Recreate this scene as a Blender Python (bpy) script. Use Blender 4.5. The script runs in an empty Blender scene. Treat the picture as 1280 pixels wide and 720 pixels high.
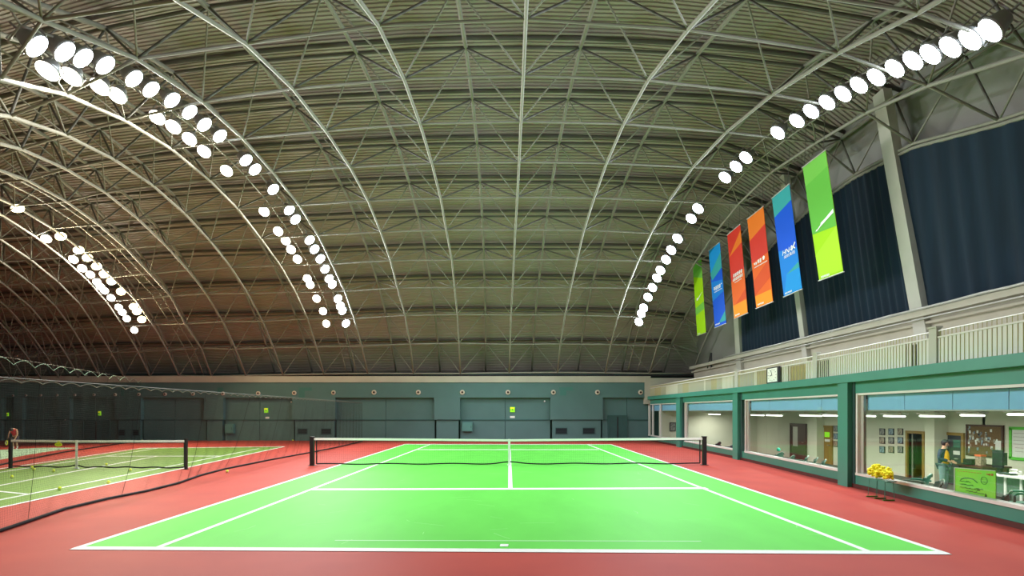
import bpy, bmesh, math, random
import numpy as np
from mathutils import Vector, Matrix, Quaternion
random.seed(7)
scene = bpy.context.scene
COL = scene.collection

# ------------------------------------------------------------------ camera, world, exposure
F, CX, CY, HC = 745.0, 636.0, 513.7, 1.767        # focal length in pixels of a 1280x720 frame, vanishing point, eye height
cd = bpy.data.cameras.new('camera'); cam = bpy.data.objects.new('camera', cd); COL.objects.link(cam)
cd.sensor_width = 36.0; cd.lens = F/1280*36.0
cd.shift_x = (640-CX)/1280; cd.shift_y = (CY-360)/1280
cd.clip_start = 0.05; cd.clip_end = 200
cam.location = (0, 0, HC); cam.rotation_euler = (math.pi/2, 0, 0)
scene.camera = cam
w = bpy.data.worlds.new('world'); scene.world = w; w.use_nodes = True
w.node_tree.nodes['Background'].inputs[0].default_value = (0.02, 0.025, 0.03, 1)
w.node_tree.nodes['Background'].inputs[1].default_value = 1.0
vs = scene.view_settings
vs.view_transform = 'Standard'; vs.look = 'None'; vs.gamma = 1.0; vs.use_curve_mapping = False
vs.exposure = 0.0
LAMP_W = 270.0          # watts of one floodlight
OFFICE_W = 58.0         # watts of one office tube

# ------------------------------------------------------------------ helpers
def V(*a): return Vector(a)
def at(x, y, Y): return V((x-CX)*Y/F, Y, HC+(CY-y)*Y/F)      # point seen at pixel x, y at distance Y
def flo(x, y, z=0.0):                                           # floor point
    Y = F*(HC-z)/(y-CY); return V((x-CX)*Y/F, Y, z)

def mat(name, col, rough=0.6, metal=0.0, emit=None, estr=0.0, noise=0.0, nscale=8.0, col2=None, spec=0.4, bump=0.0, bscale=60.0, stretch=None):
    m = bpy.data.materials.new(name); m.use_nodes = True
    nt = m.node_tree; b = nt.nodes['Principled BSDF']
    b.inputs['Base Color'].default_value = (*col, 1); b.inputs['Roughness'].default_value = rough
    b.inputs['Metallic'].default_value = metal; b.inputs['Specular IOR Level'].default_value = spec
    if emit:
        b.inputs['Emission Color'].default_value = (*emit, 1); b.inputs['Emission Strength'].default_value = estr
    tc = None
    if noise > 0 or bump > 0:
        tc = nt.nodes.new('ShaderNodeTexCoord'); src = tc.outputs['Object']
        if stretch:
            mp = nt.nodes.new('ShaderNodeMapping'); mp.inputs['Scale'].default_value = stretch
            nt.links.new(src, mp.inputs[0]); src = mp.outputs[0]
    if noise > 0:
        n = nt.nodes.new('ShaderNodeTexNoise'); n.inputs['Scale'].default_value = nscale; n.inputs['Detail'].default_value = 6
        nt.links.new(src, n.inputs['Vector'])
        r = nt.nodes.new('ShaderNodeValToRGB')
        c2 = col2 or tuple(max(0, c*(1-noise)) for c in col)
        r.color_ramp.elements[0].position = 0.32; r.color_ramp.elements[0].color = (*c2, 1)
        r.color_ramp.elements[1].position = 0.68; r.color_ramp.elements[1].color = (*col, 1)
        nt.links.new(n.outputs['Fac'], r.inputs[0]); nt.links.new(r.outputs[0], b.inputs['Base Color'])
    if bump > 0:
        n2 = nt.nodes.new('ShaderNodeTexNoise'); n2.inputs['Scale'].default_value = bscale
        nt.links.new(src, n2.inputs['Vector'])
        bp = nt.nodes.new('ShaderNodeBump'); bp.inputs['Strength'].default_value = bump; bp.inputs['Distance'].default_value = 0.01
        nt.links.new(n2.outputs['Fac'], bp.inputs['Height']); nt.links.new(bp.outputs[0], b.inputs['Normal'])
    return m

M = {}
M['red'] = mat('red_court_paint', (0.47, 0.066, 0.046), 0.62, noise=0.10, nscale=0.9, col2=(0.41, 0.055, 0.042), bump=0.15, bscale=220, spec=0.12)
M['green'] = mat('green_court_paint', (0.135, 0.65, 0.08), 0.6, noise=0.1, nscale=1.6, col2=(0.12, 0.59, 0.07), bump=0.15, bscale=220, stretch=(1, 0.35, 1), spec=0.12)
M['olive'] = mat('green_paint_light_tinted', (0.18, 0.32, 0.06), 0.6, noise=0.1, nscale=1.2, spec=0.12)  # court green with net tint and warm lamplight put into the colour
M['pale'] = mat('pale_green_court_paint', (0.42, 0.62, 0.45), 0.6, noise=0.1, nscale=1.2, spec=0.12)
M['line'] = mat('white_line_paint', (0.85, 0.87, 0.82), 0.6, noise=0.06, nscale=6, spec=0.12)
M['faint'] = mat('faded_line_paint', (0.42, 0.80, 0.38), 0.6)
M['scuff'] = mat('pale_scuff', (0.26, 0.72, 0.2), 0.7)
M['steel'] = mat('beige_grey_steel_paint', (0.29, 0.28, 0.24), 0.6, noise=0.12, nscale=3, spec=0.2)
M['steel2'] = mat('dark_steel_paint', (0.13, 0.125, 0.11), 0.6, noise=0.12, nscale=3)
M['sheet'] = mat('grey_brown_roof_sheet', (0.38, 0.335, 0.295), 0.7, noise=0.14, nscale=0.5)
M['teal'] = mat('teal_wall_paint', (0.088, 0.18, 0.175), 0.65, noise=0.12, nscale=0.8)
M['teal_dark'] = mat('dark_teal_paint', (0.035, 0.10, 0.095), 0.65, noise=0.15, nscale=1.5)
M['patch'] = mat('green_touch_up_paint', (0.05, 0.17, 0.15), 0.6)
M['beige'] = mat('beige_plaster', (0.50, 0.47, 0.39), 0.75, noise=0.12, nscale=1.2)
M['gable'] = mat('grey_wall_board', (0.26, 0.26, 0.24), 0.8, noise=0.12, nscale=0.7)
M['column'] = mat('beige_column_paint', (0.48, 0.47, 0.41), 0.6, noise=0.08, nscale=2)
M['curtain'] = mat('navy_curtain_cloth', (0.005, 0.020, 0.042), 0.9, noise=0.3, nscale=1.5, stretch=(3, 3, 0.3))
M['ogreen'] = mat('sea_green_paint', (0.055, 0.27, 0.205), 0.45, noise=0.1, nscale=1.2)
M['slat'] = mat('off_white_slat_paint', (0.66, 0.63, 0.60), 0.6, noise=0.08, nscale=3)
M['slat_grey'] = mat('weathered_grey_slat', (0.42, 0.40, 0.38), 0.7, noise=0.15, nscale=3)
M['slat_tan'] = mat('bare_tan_slat', (0.42, 0.35, 0.24), 0.7, noise=0.2, nscale=3)
M['tan'] = mat('tan_plywood', (0.45, 0.35, 0.17), 0.7, noise=0.15, nscale=4)
M['yellow_bar'] = mat('pale_yellow_bar', (0.55, 0.50, 0.20), 0.6)
M['black'] = mat('black_paint', (0.012, 0.012, 0.014), 0.5)
M['void'] = mat('dark_backing', (0.01, 0.01, 0.015), 0.9)
M['kerb'] = mat('dark_red_kerb_paint', (0.10, 0.018, 0.014), 0.6, noise=0.35, nscale=4)
M['sill'] = mat('white_aluminium', (0.70, 0.70, 0.68), 0.4)
M['alu'] = mat('brushed_aluminium', (0.52, 0.51, 0.48), 0.35, 0.4)
M['blind'] = mat('light_blue_blind', (0.30, 0.64, 0.97), 0.7, noise=0.05, nscale=4)
M['owall'] = mat('office_cream_wall', (0.72, 0.70, 0.58), 0.8, noise=0.05, nscale=1.5)
M['oceil'] = mat('office_ceiling', (0.55, 0.55, 0.50), 0.8)
M['ofloor'] = mat('office_green_carpet', (0.10, 0.17, 0.13), 0.9, noise=0.2, nscale=20)
M['wood'] = mat('yellow_oak', (0.36, 0.22, 0.045), 0.5, noise=0.2, nscale=3, stretch=(8, 8, 1))
M['brown'] = mat('dark_brown_wood', (0.10, 0.035, 0.025), 0.45, noise=0.3, nscale=3, stretch=(8, 8, 1))
M['navydoor'] = mat('dark_door_panel', (0.04, 0.045, 0.06), 0.5)
M['cork'] = mat('brown_cork', (0.22, 0.13, 0.06), 0.9, noise=0.3, nscale=40)
M['paper'] = mat('white_paper', (0.80, 0.80, 0.78), 0.8)
M['photo1'] = mat('dark_photo_print', (0.08, 0.09, 0.12), 0.4, noise=0.9, nscale=14, col2=(0.4, 0.38, 0.35))
M['photo2'] = mat('brown_photo_print', (0.16, 0.12, 0.09), 0.4, noise=0.9, nscale=14, col2=(0.5, 0.4, 0.3))
M['photo3'] = mat('blue_photo_print', (0.06, 0.10, 0.20), 0.4, noise=0.9, nscale=14, col2=(0.35, 0.45, 0.5))
M['limeframe'] = mat('bright_green_frame', (0.10, 0.55, 0.04), 0.5)
M['chair'] = mat('dark_green_plastic', (0.04, 0.19, 0.14), 0.35)
M['chairnavy'] = mat('navy_plastic', (0.02, 0.035, 0.07), 0.35)
M['neon'] = mat('neon_green_board', (0.17, 0.72, 0.06), 0.6, noise=0.25, nscale=1.4, col2=(0.36, 0.80, 0.05))
M['ink'] = mat('dark_green_ink', (0.03, 0.16, 0.05), 0.7)
M['redink'] = mat('orange_red_ink', (0.70, 0.12, 0.05), 0.7)
M['flower'] = mat('yellow_petals', (0.95, 0.86, 0.03), 0.7, noise=0.1, nscale=30)
M['leaf'] = mat('green_leaf', (0.10, 0.28, 0.03), 0.6)
M['ball'] = mat('tennis_ball_felt', (0.72, 0.80, 0.05), 0.9)
M['netcord'] = mat('dark_net_cord', (0.015, 0.02, 0.018), 0.8)
M['rope'] = mat('black_rope', (0.01, 0.01, 0.012), 0.8)
M['tealrope'] = mat('teal_rope', (0.25, 0.45, 0.38), 0.7)
M['tape'] = mat('white_net_tape', (0.88, 0.88, 0.86), 0.7)
M['tag'] = mat('yellow_tag', (0.75, 0.80, 0.02), 0.6)
M['grille'] = mat('dark_vent_grille', (0.02, 0.04, 0.045), 0.6)
M['ventring'] = mat('cream_vent_ring', (0.60, 0.52, 0.42), 0.6)
M['venthole'] = mat('dark_vent_hole', (0.05, 0.025, 0.02), 0.8)
M['box'] = mat('teal_metal_box', (0.09, 0.23, 0.21), 0.5)
M['housing'] = mat('grey_lamp_housing', (0.30, 0.30, 0.30), 0.5, 0.3)
M['exit'] = mat('exit_sign_green', (0.25, 0.75, 0.02), 0.5, emit=(0.35, 0.85, 0.02), estr=0.45)
M['exit_dark'] = mat('exit_sign_dark_green', (0.01, 0.20, 0.02), 0.5)
M['exit_yellow'] = mat('exit_sign_yellow', (0.75, 0.80, 0.02), 0.5, emit=(0.85, 0.85, 0.03), estr=0.45)
M['white'] = mat('white_print', (0.9, 0.9, 0.9), 0.7)
M['skin'] = mat('skin', (0.52, 0.30, 0.21), 0.55)
M['hair'] = mat('black_hair', (0.012, 0.012, 0.016), 0.6)
M['navy'] = mat('navy_jacket_cloth', (0.015, 0.028, 0.065), 0.8)
M['yellowcloth'] = mat('yellow_shirt_cloth', (0.78, 0.42, 0.015), 0.8)
M['jeans'] = mat('grey_green_trouser_cloth', (0.12, 0.19, 0.20), 0.85)
M['redcloth'] = mat('red_vest_cloth', (0.50, 0.03, 0.045), 0.8)
M['darkcloth'] = mat('dark_shorts_cloth', (0.03, 0.03, 0.06), 0.8)
M['shoe'] = mat('white_shoe', (0.80, 0.78, 0.80), 0.6)
M['clockface'] = mat('white_clock_face', (0.85, 0.86, 0.80), 0.5)
M['screen'] = mat('black_screen', (0.01, 0.012, 0.016), 0.25)
M['cool'] = mat('lit_cool_lens', (0.9, 0.95, 1), 0.4, emit=(0.80, 0.90, 1.0), estr=30)
M['warm'] = mat('lit_warm_lens', (1, 0.95, 0.85), 0.4, emit=(1.0, 0.93, 0.75), estr=14)
M['amber'] = mat('lit_amber_lens', (1, 0.9, 0.6), 0.4, emit=(1.0, 0.82, 0.38), estr=18)
M['rim'] = mat('chair_highlight_green', (0.30, 0.45, 0.38), 0.4)
M['tube'] = mat('lit_fluorescent_tube', (1, 1, 0.95), 0.4, emit=(1.0, 1.0, 0.85), estr=4)
def glass():
    m = bpy.data.materials.new('clear_window_glass'); m.use_nodes = True; nt = m.node_tree
    nt.nodes.remove(nt.nodes['Principled BSDF'])
    t = nt.nodes.new('ShaderNodeBsdfTransparent'); t.inputs[0].default_value = (0.93, 0.96, 0.95, 1)
    g = nt.nodes.new('ShaderNodeBsdfGlossy'); g.inputs['Roughness'].default_value = 0.02
    x = nt.nodes.new('ShaderNodeMixShader'); x.inputs[0].default_value = 0.04
    nt.links.new(t.outputs[0], x.inputs[1]); nt.links.new(g.outputs[0], x.inputs[2])
    nt.links.new(x.outputs[0], nt.nodes['Material Output'].inputs[0]); return m
M['glass'] = glass()

class MB:
    def __init__(s): s.v = []; s.f = []; s.mi = []; s.cur = 0
    def add(s, vs_, fs):
        o = len(s.v); s.v += [tuple(v) for v in vs_]; s.f += [tuple(i+o for i in f) for f in fs]; s.mi += [s.cur]*len(fs); return s
    def hexa(s, p):      # eight corners: bottom ring 0-3, top ring 4-7
        return s.add(p, [(3,2,1,0),(4,5,6,7),(0,1,5,4),(1,2,6,5),(2,3,7,6),(3,0,4,7)])
    def box(s, c, d):
        x, y, z = c; a, b, e = d[0]/2, d[1]/2, d[2]/2
        return s.hexa([(x-a,y-b,z-e),(x+a,y-b,z-e),(x+a,y+b,z-e),(x-a,y+b,z-e),(x-a,y-b,z+e),(x+a,y-b,z+e),(x+a,y+b,z+e),(x-a,y+b,z+e)])
    def bb(s, x0, x1, y0, y1, z0, z1):
        return s.box(((x0+x1)/2, (y0+y1)/2, (z0+z1)/2), (abs(x1-x0), abs(y1-y0), abs(z1-z0)))
    def path(s, pts, r, n=6, cap=True):
        pts = [Vector(p) for p in pts]; rings = []
        rr = r if hasattr(r, '__len__') else [r]*len(pts)
        up = None
        for i, p in enumerate(pts):
            d = (pts[min(i+1, len(pts)-1)]-pts[max(i-1, 0)]).normalized()
            if up is None:
                up = V(0,0,1) if abs(d.z) < 0.9 else V(1,0,0)
            a = d.cross(up).normalized(); up = a.cross(d).normalized()
            rings.append([p+(a*math.cos(2*math.pi*k/n)+up*math.sin(2*math.pi*k/n))*rr[i] for k in range(n)])
        vs_ = [q for rg in rings for q in rg]; fs = []
        for i in range(len(pts)-1):
            for k in range(n):
                fs.append((i*n+k, i*n+(k+1)%n, (i+1)*n+(k+1)%n, (i+1)*n+k))
        if cap:
            fs.append(tuple(range(n-1, -1, -1))); fs.append(tuple((len(pts)-1)*n+k for k in range(n)))
        return s.add(vs_, fs)
    def disc_stack(s, c, axis, rz, n=16):   # lathe: list of (radius, distance along axis)
        axis = Vector(axis).normalized(); t = V(0,0,1) if abs(axis.z) < 0.9 else V(1,0,0)
        a = axis.cross(t).normalized(); b = axis.cross(a); c = Vector(c); vs_ = []; fs = []
        for r, h in rz:
            vs_ += [c+axis*h+(a*math.cos(2*math.pi*k/n)+b*math.sin(2*math.pi*k/n))*r for k in range(n)]
        for i in range(len(rz)-1):
            for k in range(n): fs.append((i*n+k, i*n+(k+1)%n, (i+1)*n+(k+1)%n, (i+1)*n+k))
        fs.append(tuple(range(n-1, -1, -1))); fs.append(tuple((len(rz)-1)*n+k for k in range(n)))
        return s.add(vs_, fs)
    def sphere(s, c, r, n=8, m=6, sc=(1,1,1)):
        c = Vector(c); vs_ = []; fs = []
        for i in range(1, m):
            th = math.pi*i/m
            for k in range(n):
                ph = 2*math.pi*k/n
                vs_.append(c+V(r*sc[0]*math.sin(th)*math.cos(ph), r*sc[1]*math.sin(th)*math.sin(ph), r*sc[2]*math.cos(th)))
        for i in range(m-2):
            for k in range(n): fs.append((i*n+k, (i+1)*n+k, (i+1)*n+(k+1)%n, i*n+(k+1)%n))
        t = len(vs_); vs_ += [c+V(0,0,r*sc[2]), c-V(0,0,r*sc[2])]
        for k in range(n):
            fs.append((k, (k+1)%n, t)); fs.append(((m-2)*n+(k+1)%n, (m-2)*n+k, t+1))
        return s.add(vs_, fs)
    def slab(s, poly, off):      # extrude a polygon (3-D points) by vector off
        poly = [Vector(p) for p in poly]; off = Vector(off); n = len(poly)
        return s.add(poly+[p+off for p in poly], [tuple(range(n-1,-1,-1)), tuple(range(n, 2*n))]+[(i,(i+1)%n,n+(i+1)%n,n+i) for i in range(n)])
    def mesh(s, name, mats, smooth=False, origin=None):
        me = bpy.data.meshes.new(name)
        vv = s.v if origin is None else [(a-origin[0], b-origin[1], c-origin[2]) for a, b, c in s.v]
        me.from_pydata(vv, [], s.f); 
        for m in (mats if isinstance(mats, (list, tuple)) else [mats]): me.materials.append(m)
        if any(s.mi): me.polygons.foreach_set('material_index', s.mi)
        if smooth: me.polygons.foreach_set('use_smooth', [True]*len(me.polygons))
        me.update(); return me

def base(o):
    while o.parent: o = o.parent
    return o
def put(name, mb, mats, parent=None, smooth=False, local=False, **props):
    """one mesh object; vertices are given in world space unless local"""
    org = None if (parent is None or local) else tuple(base(parent).location)
    o = bpy.data.objects.new(name, mb.mesh(name, mats, smooth, org) if isinstance(mb, MB) else mb)
    COL.objects.link(o); o.parent = parent
    for k, v in props.items(): o[k] = v
    return o
def thing(name, label, cat, loc=(0,0,0), group=None, kind=None):
    o = bpy.data.objects.new(name, None); COL.objects.link(o); o.location = loc; o.empty_display_size = 0.2
    if label: o['label'] = label
    if cat: o['category'] = cat
    if group: o['group'] = group
    if kind: o['kind'] = kind
    return o
def struct(name, loc=(0,0,0)): return thing(name, None, None, loc, kind='structure')
def kids(o): return [c for c in bpy.data.objects if c.parent == o]
def dup(src, children, loc, label, rot=None):
    r = src.copy(); COL.objects.link(r); r.location = loc; r['label'] = label
    if rot is not None: r.rotation_euler = rot
    mp = {src: r}
    for c in children:
        d = c.copy(); COL.objects.link(d); d.parent = mp[c.parent]; mp[c] = d
    return r
ORD = ['lowest','second','third','fourth','fifth','sixth','seventh','eighth','ninth','tenth','eleventh','twelfth','thirteenth','fourteenth','fifteenth','sixteenth','seventeenth','eighteenth','nineteenth','twentieth','twenty-first','twenty-second','twenty-third','twenty-fourth','twenty-fifth','twenty-sixth','twenty-seventh','twenty-eighth','twenty-ninth','thirtieth']

# ------------------------------------------------------------------ roof surface (rib table: across by along the arch)
RX = [
[-29.42, -29.0, -28.59, -28.04, -27.56, -26.88, -26.21, -25.31, -24.53, -23.8, -23.05, -22.27],
[-28.62, -28.19, -27.78, -27.23, -26.75, -26.08, -25.41, -24.5, -23.72, -22.99, -22.25, -21.47],
[-27.69, -27.27, -26.86, -26.3, -25.82, -25.15, -24.48, -23.57, -22.8, -22.06, -21.32, -20.54],
[-26.63, -26.2, -25.79, -25.24, -24.76, -24.09, -23.42, -22.51, -21.73, -21.0, -20.26, -19.48],
[-25.47, -25.05, -24.64, -24.08, -23.6, -22.93, -22.26, -21.36, -20.58, -19.84, -19.1, -18.32],
[-24.21, -23.86, -23.45, -22.89, -22.41, -21.74, -21.07, -20.16, -19.39, -18.65, -17.91, -17.13],
[-22.81, -22.54, -22.2, -21.64, -21.16, -20.49, -19.82, -18.92, -18.14, -17.4, -16.66, -15.88],
[-21.25, -21.01, -20.74, -20.29, -19.81, -19.14, -18.47, -17.56, -16.78, -16.05, -15.3, -14.53],
[-19.52, -19.36, -19.14, -18.84, -18.61, -18.19, -17.76, -17.16, -16.38, -15.65, -14.91, -14.13],
[-17.61, -17.41, -17.4, -17.06, -16.83, -16.41, -15.98, -15.38, -14.6, -13.87, -13.12, -12.35],
[-15.57, -15.46, -15.36, -15.25, -15.04, -14.71, -14.42, -14.03, -13.43, -12.69, -11.95, -11.17],
[-13.37, -13.33, -13.23, -13.15, -13.02, -12.81, -12.61, -12.36, -11.97, -11.52, -10.77, -9.99],
[-10.95, -10.9, -10.82, -10.75, -10.71, -10.63, -10.56, -10.42, -10.24, -9.99, -9.57, -8.79],
[-8.34, -8.34, -8.32, -8.27, -8.29, -8.18, -8.17, -8.2, -8.06, -7.97, -8.03, -8.07],
[-5.64, -5.59, -5.58, -5.61, -5.54, -5.49, -5.48, -5.52, -5.55, -5.62, -5.67, -5.72],
[-2.86, -2.82, -2.77, -2.73, -2.67, -2.68, -2.65, -2.67, -2.69, -2.73, -2.82, -2.87],
[0.03, 0.08, 0.12, 0.19, 0.24, 0.28, 0.33, 0.36, 0.37, 0.38, 0.37, 0.33],
[2.88, 2.93, 3.02, 3.12, 3.19, 3.22, 3.32, 3.39, 3.48, 3.62, 3.87, 3.83],
[5.72, 5.79, 5.86, 5.96, 6.07, 6.1, 6.23, 6.39, 6.59, 6.87, 7.13, 7.09],
[8.33, 8.41, 8.56, 8.63, 8.74, 8.78, 8.94, 9.11, 9.31, 9.3, 9.05, 9.01],
[10.9, 10.82, 10.74, 10.67, 10.62, 10.57, 10.53, 10.51, 10.5, 10.52, 10.58, 10.58]]
RZ = [
[3.58, 4.76, 5.9, 6.83, 7.5, 7.9, 8.13, 8.09, 7.8, 7.28, 6.47, 5.35],
[3.6, 4.78, 5.92, 6.85, 7.53, 7.93, 8.15, 8.11, 7.83, 7.3, 6.49, 5.37],
[3.65, 4.83, 5.97, 6.9, 7.57, 7.98, 8.2, 8.16, 7.88, 7.35, 6.54, 5.42],
[3.7, 4.88, 6.02, 6.95, 7.62, 8.02, 8.24, 8.21, 7.92, 7.4, 6.58, 5.47],
[3.73, 4.91, 6.05, 6.98, 7.65, 8.06, 8.28, 8.24, 7.96, 7.43, 6.62, 5.5],
[3.77, 5.02, 6.16, 7.09, 7.76, 8.16, 8.39, 8.35, 8.06, 7.54, 6.73, 5.61],
[3.81, 5.08, 6.24, 7.17, 7.84, 8.25, 8.47, 8.43, 8.15, 7.62, 6.81, 5.69],
[3.81, 5.12, 6.32, 7.28, 7.95, 8.36, 8.58, 8.54, 8.26, 7.73, 6.92, 5.8],
[3.85, 5.21, 6.4, 7.4, 8.05, 8.59, 8.88, 8.89, 8.61, 8.08, 7.27, 6.15],
[3.82, 5.31, 6.44, 7.56, 8.21, 8.75, 9.04, 9.05, 8.77, 8.25, 7.43, 6.31],
[3.87, 5.26, 6.57, 7.68, 8.36, 8.87, 9.24, 9.37, 9.11, 8.58, 7.77, 6.65],
[3.91, 5.35, 6.58, 7.68, 8.49, 9.06, 9.45, 9.6, 9.4, 8.94, 8.13, 7.01],
[3.96, 5.39, 6.71, 7.76, 8.6, 9.16, 9.65, 9.8, 9.72, 9.33, 8.6, 7.49],
[3.99, 5.44, 6.75, 7.81, 8.67, 9.31, 9.79, 10.07, 10.03, 9.81, 9.37, 8.52],
[3.99, 5.56, 6.9, 7.97, 8.82, 9.44, 9.95, 10.24, 10.26, 10.15, 9.7, 8.86],
[3.99, 5.61, 6.95, 7.98, 8.84, 9.52, 10.04, 10.36, 10.47, 10.4, 10.09, 9.24],
[4.03, 5.53, 6.93, 7.98, 8.85, 9.52, 10.08, 10.41, 10.54, 10.49, 10.23, 9.39],
[4.05, 5.56, 6.93, 7.98, 8.86, 9.52, 10.06, 10.37, 10.47, 10.37, 10.0, 9.16],
[4.03, 5.52, 6.85, 7.97, 8.82, 9.4, 9.95, 10.24, 10.22, 10.0, 9.5, 8.66],
[3.99, 5.44, 6.75, 7.89, 8.73, 9.31, 9.81, 10.05, 9.89, 9.52, 8.79, 7.95],
[3.99, 5.03, 5.98, 6.83, 7.5, 8.11, 8.59, 8.9, 8.94, 8.72, 8.04, 7.49]]
RY = [35.3, 33.77, 32.05, 30.05, 27.95, 25.55, 23.2, 20.7, 18.07, 15.5, 12.87, 10.3]
for c in RX: c[:] = [2*c[0]-c[1]]+c
for c in RZ: c[:] = [c[0]-1.75]+c
RY = [36.7]+RY
for dy, dz in ((2.5, 0.7), (5.1, 1.7), (7.5, 2.9), (9.6, 4.2), (11.5, 5.9)):     # the arch runs on over the camera and down behind it
    for c in RX: c.append(c[12])
    for c in RZ: c.append(max(c[12]-dz, 3.3))
    RY.append(10.3-dy)
d0 = [a-b for a, b in zip(RX[0], RX[1])]
for _ in range(3):
    RX.insert(0, [a+1.6*b for a, b in zip(RX[0], d0)]); RZ.insert(0, list(RZ[0]))
NR, NK = len(RX), len(RY)                    # k index 0 lies below the springing, 1 is the springing
PX = np.array(RX); PZ = np.array(RZ); PY = np.tile(np.array(RY), (NR, 1))
GRID = np.stack([PX, PY, PZ], -1)
def surf(r, k):
    r = min(max(r, 0), NR-1-1e-6); k = min(max(k, 0), NK-1-1e-6)
    i, j = int(r), int(k); a, b = r-i, k-j
    p = GRID[i,j]*(1-a)*(1-b)+GRID[i+1,j]*a*(1-b)+GRID[i,j+1]*(1-a)*b+GRID[i+1,j+1]*a*b
    return Vector(p)
def nrm(r, k):
    d = 0.5
    u = surf(min(r+d, NR-1), k)-surf(max(r-d, 0), k); t = surf(r, min(k+d, NK-1))-surf(r, max(k-d, 0))
    n = u.cross(t)
    if n.dot(surf(r, k)-V(0, 18, 0)) < 0: n = -n
    return n.normalized()
def outer(r, k, t): return surf(r, k)+nrm(r, k)*t

# ------------------------------------------------------------------ floor
FLX0, FLX1 = -36.0, 14.0
fl = struct('floor')
put('floor_slab', MB().bb(FLX0, 9.2, -2.0, 36.2, -0.7, 0), M['red'], fl)
def flat(poly, z, h=0.003):
    return MB().slab([V(p[0], p[1], z) for p in poly], V(0,0,h))
c1 = [flo(95.5,685.5), flo(1180.5,691.5), flo(763.5,555.6), flo(506.2,555.4)]
put('court_surface', flat(c1, 0.0005), M['green'], fl, label='bright green painted court surface')
c2 = [flo(-150,667), flo(0,634), flo(354.7,558.4), flo(181,560.3), flo(0,587.5), flo(-150,610)]
put('court_surface', flat(c2, 0.0005), M['olive'], fl, label='green court surface coloured olive for net tint and warm light')
c3 = [flo(-60,565), flo(56,559.6), flo(97.5,559.6), flo(56,565), flo(0,574.7), flo(-60,588)]
put('court_surface', flat(c3, 0.0005), M['pale'], fl, label='pale green painted court surface')
NL = [0]
def line(p, q, w_=0.05, m='line', z=0.0035):
    NL[0] += 1; z += NL[0]*0.00016; e = min(w_, 0.06)/2; w_ *= 1.35; d = (q-p); d.z = 0; d.normalize(); n = V(-d.y, d.x, 0)*w_/2
    put('court_line', flat([p-n-d*e, p+n-d*e, q+n+d*e, q-n+d*e], z), M[m], fl)
A, B, C_, D = c1
line(A, B, 0.13); line(B, C_, 0.065); line(C_, D, 0.26); line(D, A, 0.065)
line(flo(196.7,685), flo(537.7,555.6), 0.065); line(flo(1087.5,690.5), flo(734.5,555.7), 0.065)
sl, sr = flo(393.3,612.2), flo(882,610.6)
line(sl, sr, 0.2)
fl_, fr_ = flo(523,562.2), flo(747.5,562.2)
line(fl_, fr_, 0.22)
line(flo(638,610.8), flo(637,562.2), 0.075)
line(flo(630,683), flo(630.4,681.4), 0.08)
line(flo(420,676), flo(875,677), 0.03, 'faint', 0.0012)
line(flo(-150,667), flo(354.7,558.6), 0.06); line(flo(-150,655), flo(323,561), 0.06)
line(flo(-60,608.5), flo(35,618.2), 0.06); line(flo(-100,626), flo(98.3,588.5), 0.06); line(flo(98.3,588.5), flo(195,570.8), 0.07)
line(flo(-100,606), flo(196,560.6), 0.07); line(flo(-100,601), flo(176,560.4), 0.08)
line(flo(176,560.5), flo(354.7,558.4), 0.22); line(flo(131,570.5), flo(276,570.3), 0.16)
sc = MB()                                    # pale ball marks rubbed into the green
for i in range(46):
    p = V(random.uniform(-4.6, 4.6), random.uniform(8.0, 18.5), 0); a = random.uniform(0, math.pi); L = random.uniform(0.06, 0.28)
    d = V(math.cos(a), math.sin(a), 0)*L; n = V(-math.sin(a), math.cos(a), 0)*0.006
    q = V(-d.y, d.x, 0)*random.uniform(-0.25, 0.25)
    sc.slab([V(*(p-d-n).xy, 0.0036), V(*(p+q-n).xy, 0.0036), V(*(p+d-n).xy, 0.0036), V(*(p+d+n).xy, 0.0036), V(*(p+q+n).xy, 0.0036), V(*(p-d+n).xy, 0.0036)], V(0,0,0.0008))
put('ball_mark', sc, M['scuff'], fl, kind='stuff')

# ------------------------------------------------------------------ far wall
YW = 35.3
def fx(x): return (x-CX)*YW/F
def fz(y): return HC+(CY-y)*YW/F
wb = struct('wall_back')
xl, xr = FLX0, fx(813)
ztop, zband, zrec, zrail = fz(470.3), fz(478), fz(497), fz(524.5)
put('wall_core', MB().bb(xl, 11.2, YW+0.55, YW+0.8, 0, 4.0), M['teal_dark'], wb)
put('head_beam', MB().bb(xl, xr, YW, YW+0.55, zrec, zband), M['teal'], wb)
put('beige_band', MB().bb(xl, xr, YW-0.06, YW+0.55, zband, ztop), M['beige'], wb)
put('painted_shadow_strip', MB().bb(xl, 11.2, YW+0.12, YW+0.55, ztop, ztop+0.1), M['black'], wb)  # solid black strip painted as the shade under the truss feet
put('beige_wall_panel', MB().bb(xr-0.35, 11.2, YW-0.1, YW+0.55, fz(505), fz(472.5)), M['beige'], wb)
rec = [(-60,-38),(-16,-8),(2,17),(28,71),(87,143.5),(176,255),(279,365.5),(419,542.7),(575,688),(753.5,816)]
px_prev = -140
for a, b in rec:
    X0, X1 = fx(px_prev), fx(a)
    put('upper_pilaster', MB().bb(X0, X1, YW, YW+0.55, zrail, zrec), M['teal'], wb)
    put('lower_pilaster', MB().bb(X0+0.12, X1-0.10, YW+0.12, YW+0.55, 0, zrail-0.04), M['teal'], wb)
    RX0, RX1 = fx(a), fx(b); xm = (RX0+RX1)/2
    for (p, q) in ((RX0, xm-0.012), (xm+0.012, RX1)):
        put('wall_panel', MB().bb(p, q, YW+0.30, YW+0.55, zrail, zrec), M['teal'], wb)
        put('wall_panel', MB().bb(p, q, YW+0.27, YW+0.55, 0, zrail-0.05), M['teal'], wb)
    px_prev = b
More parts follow.
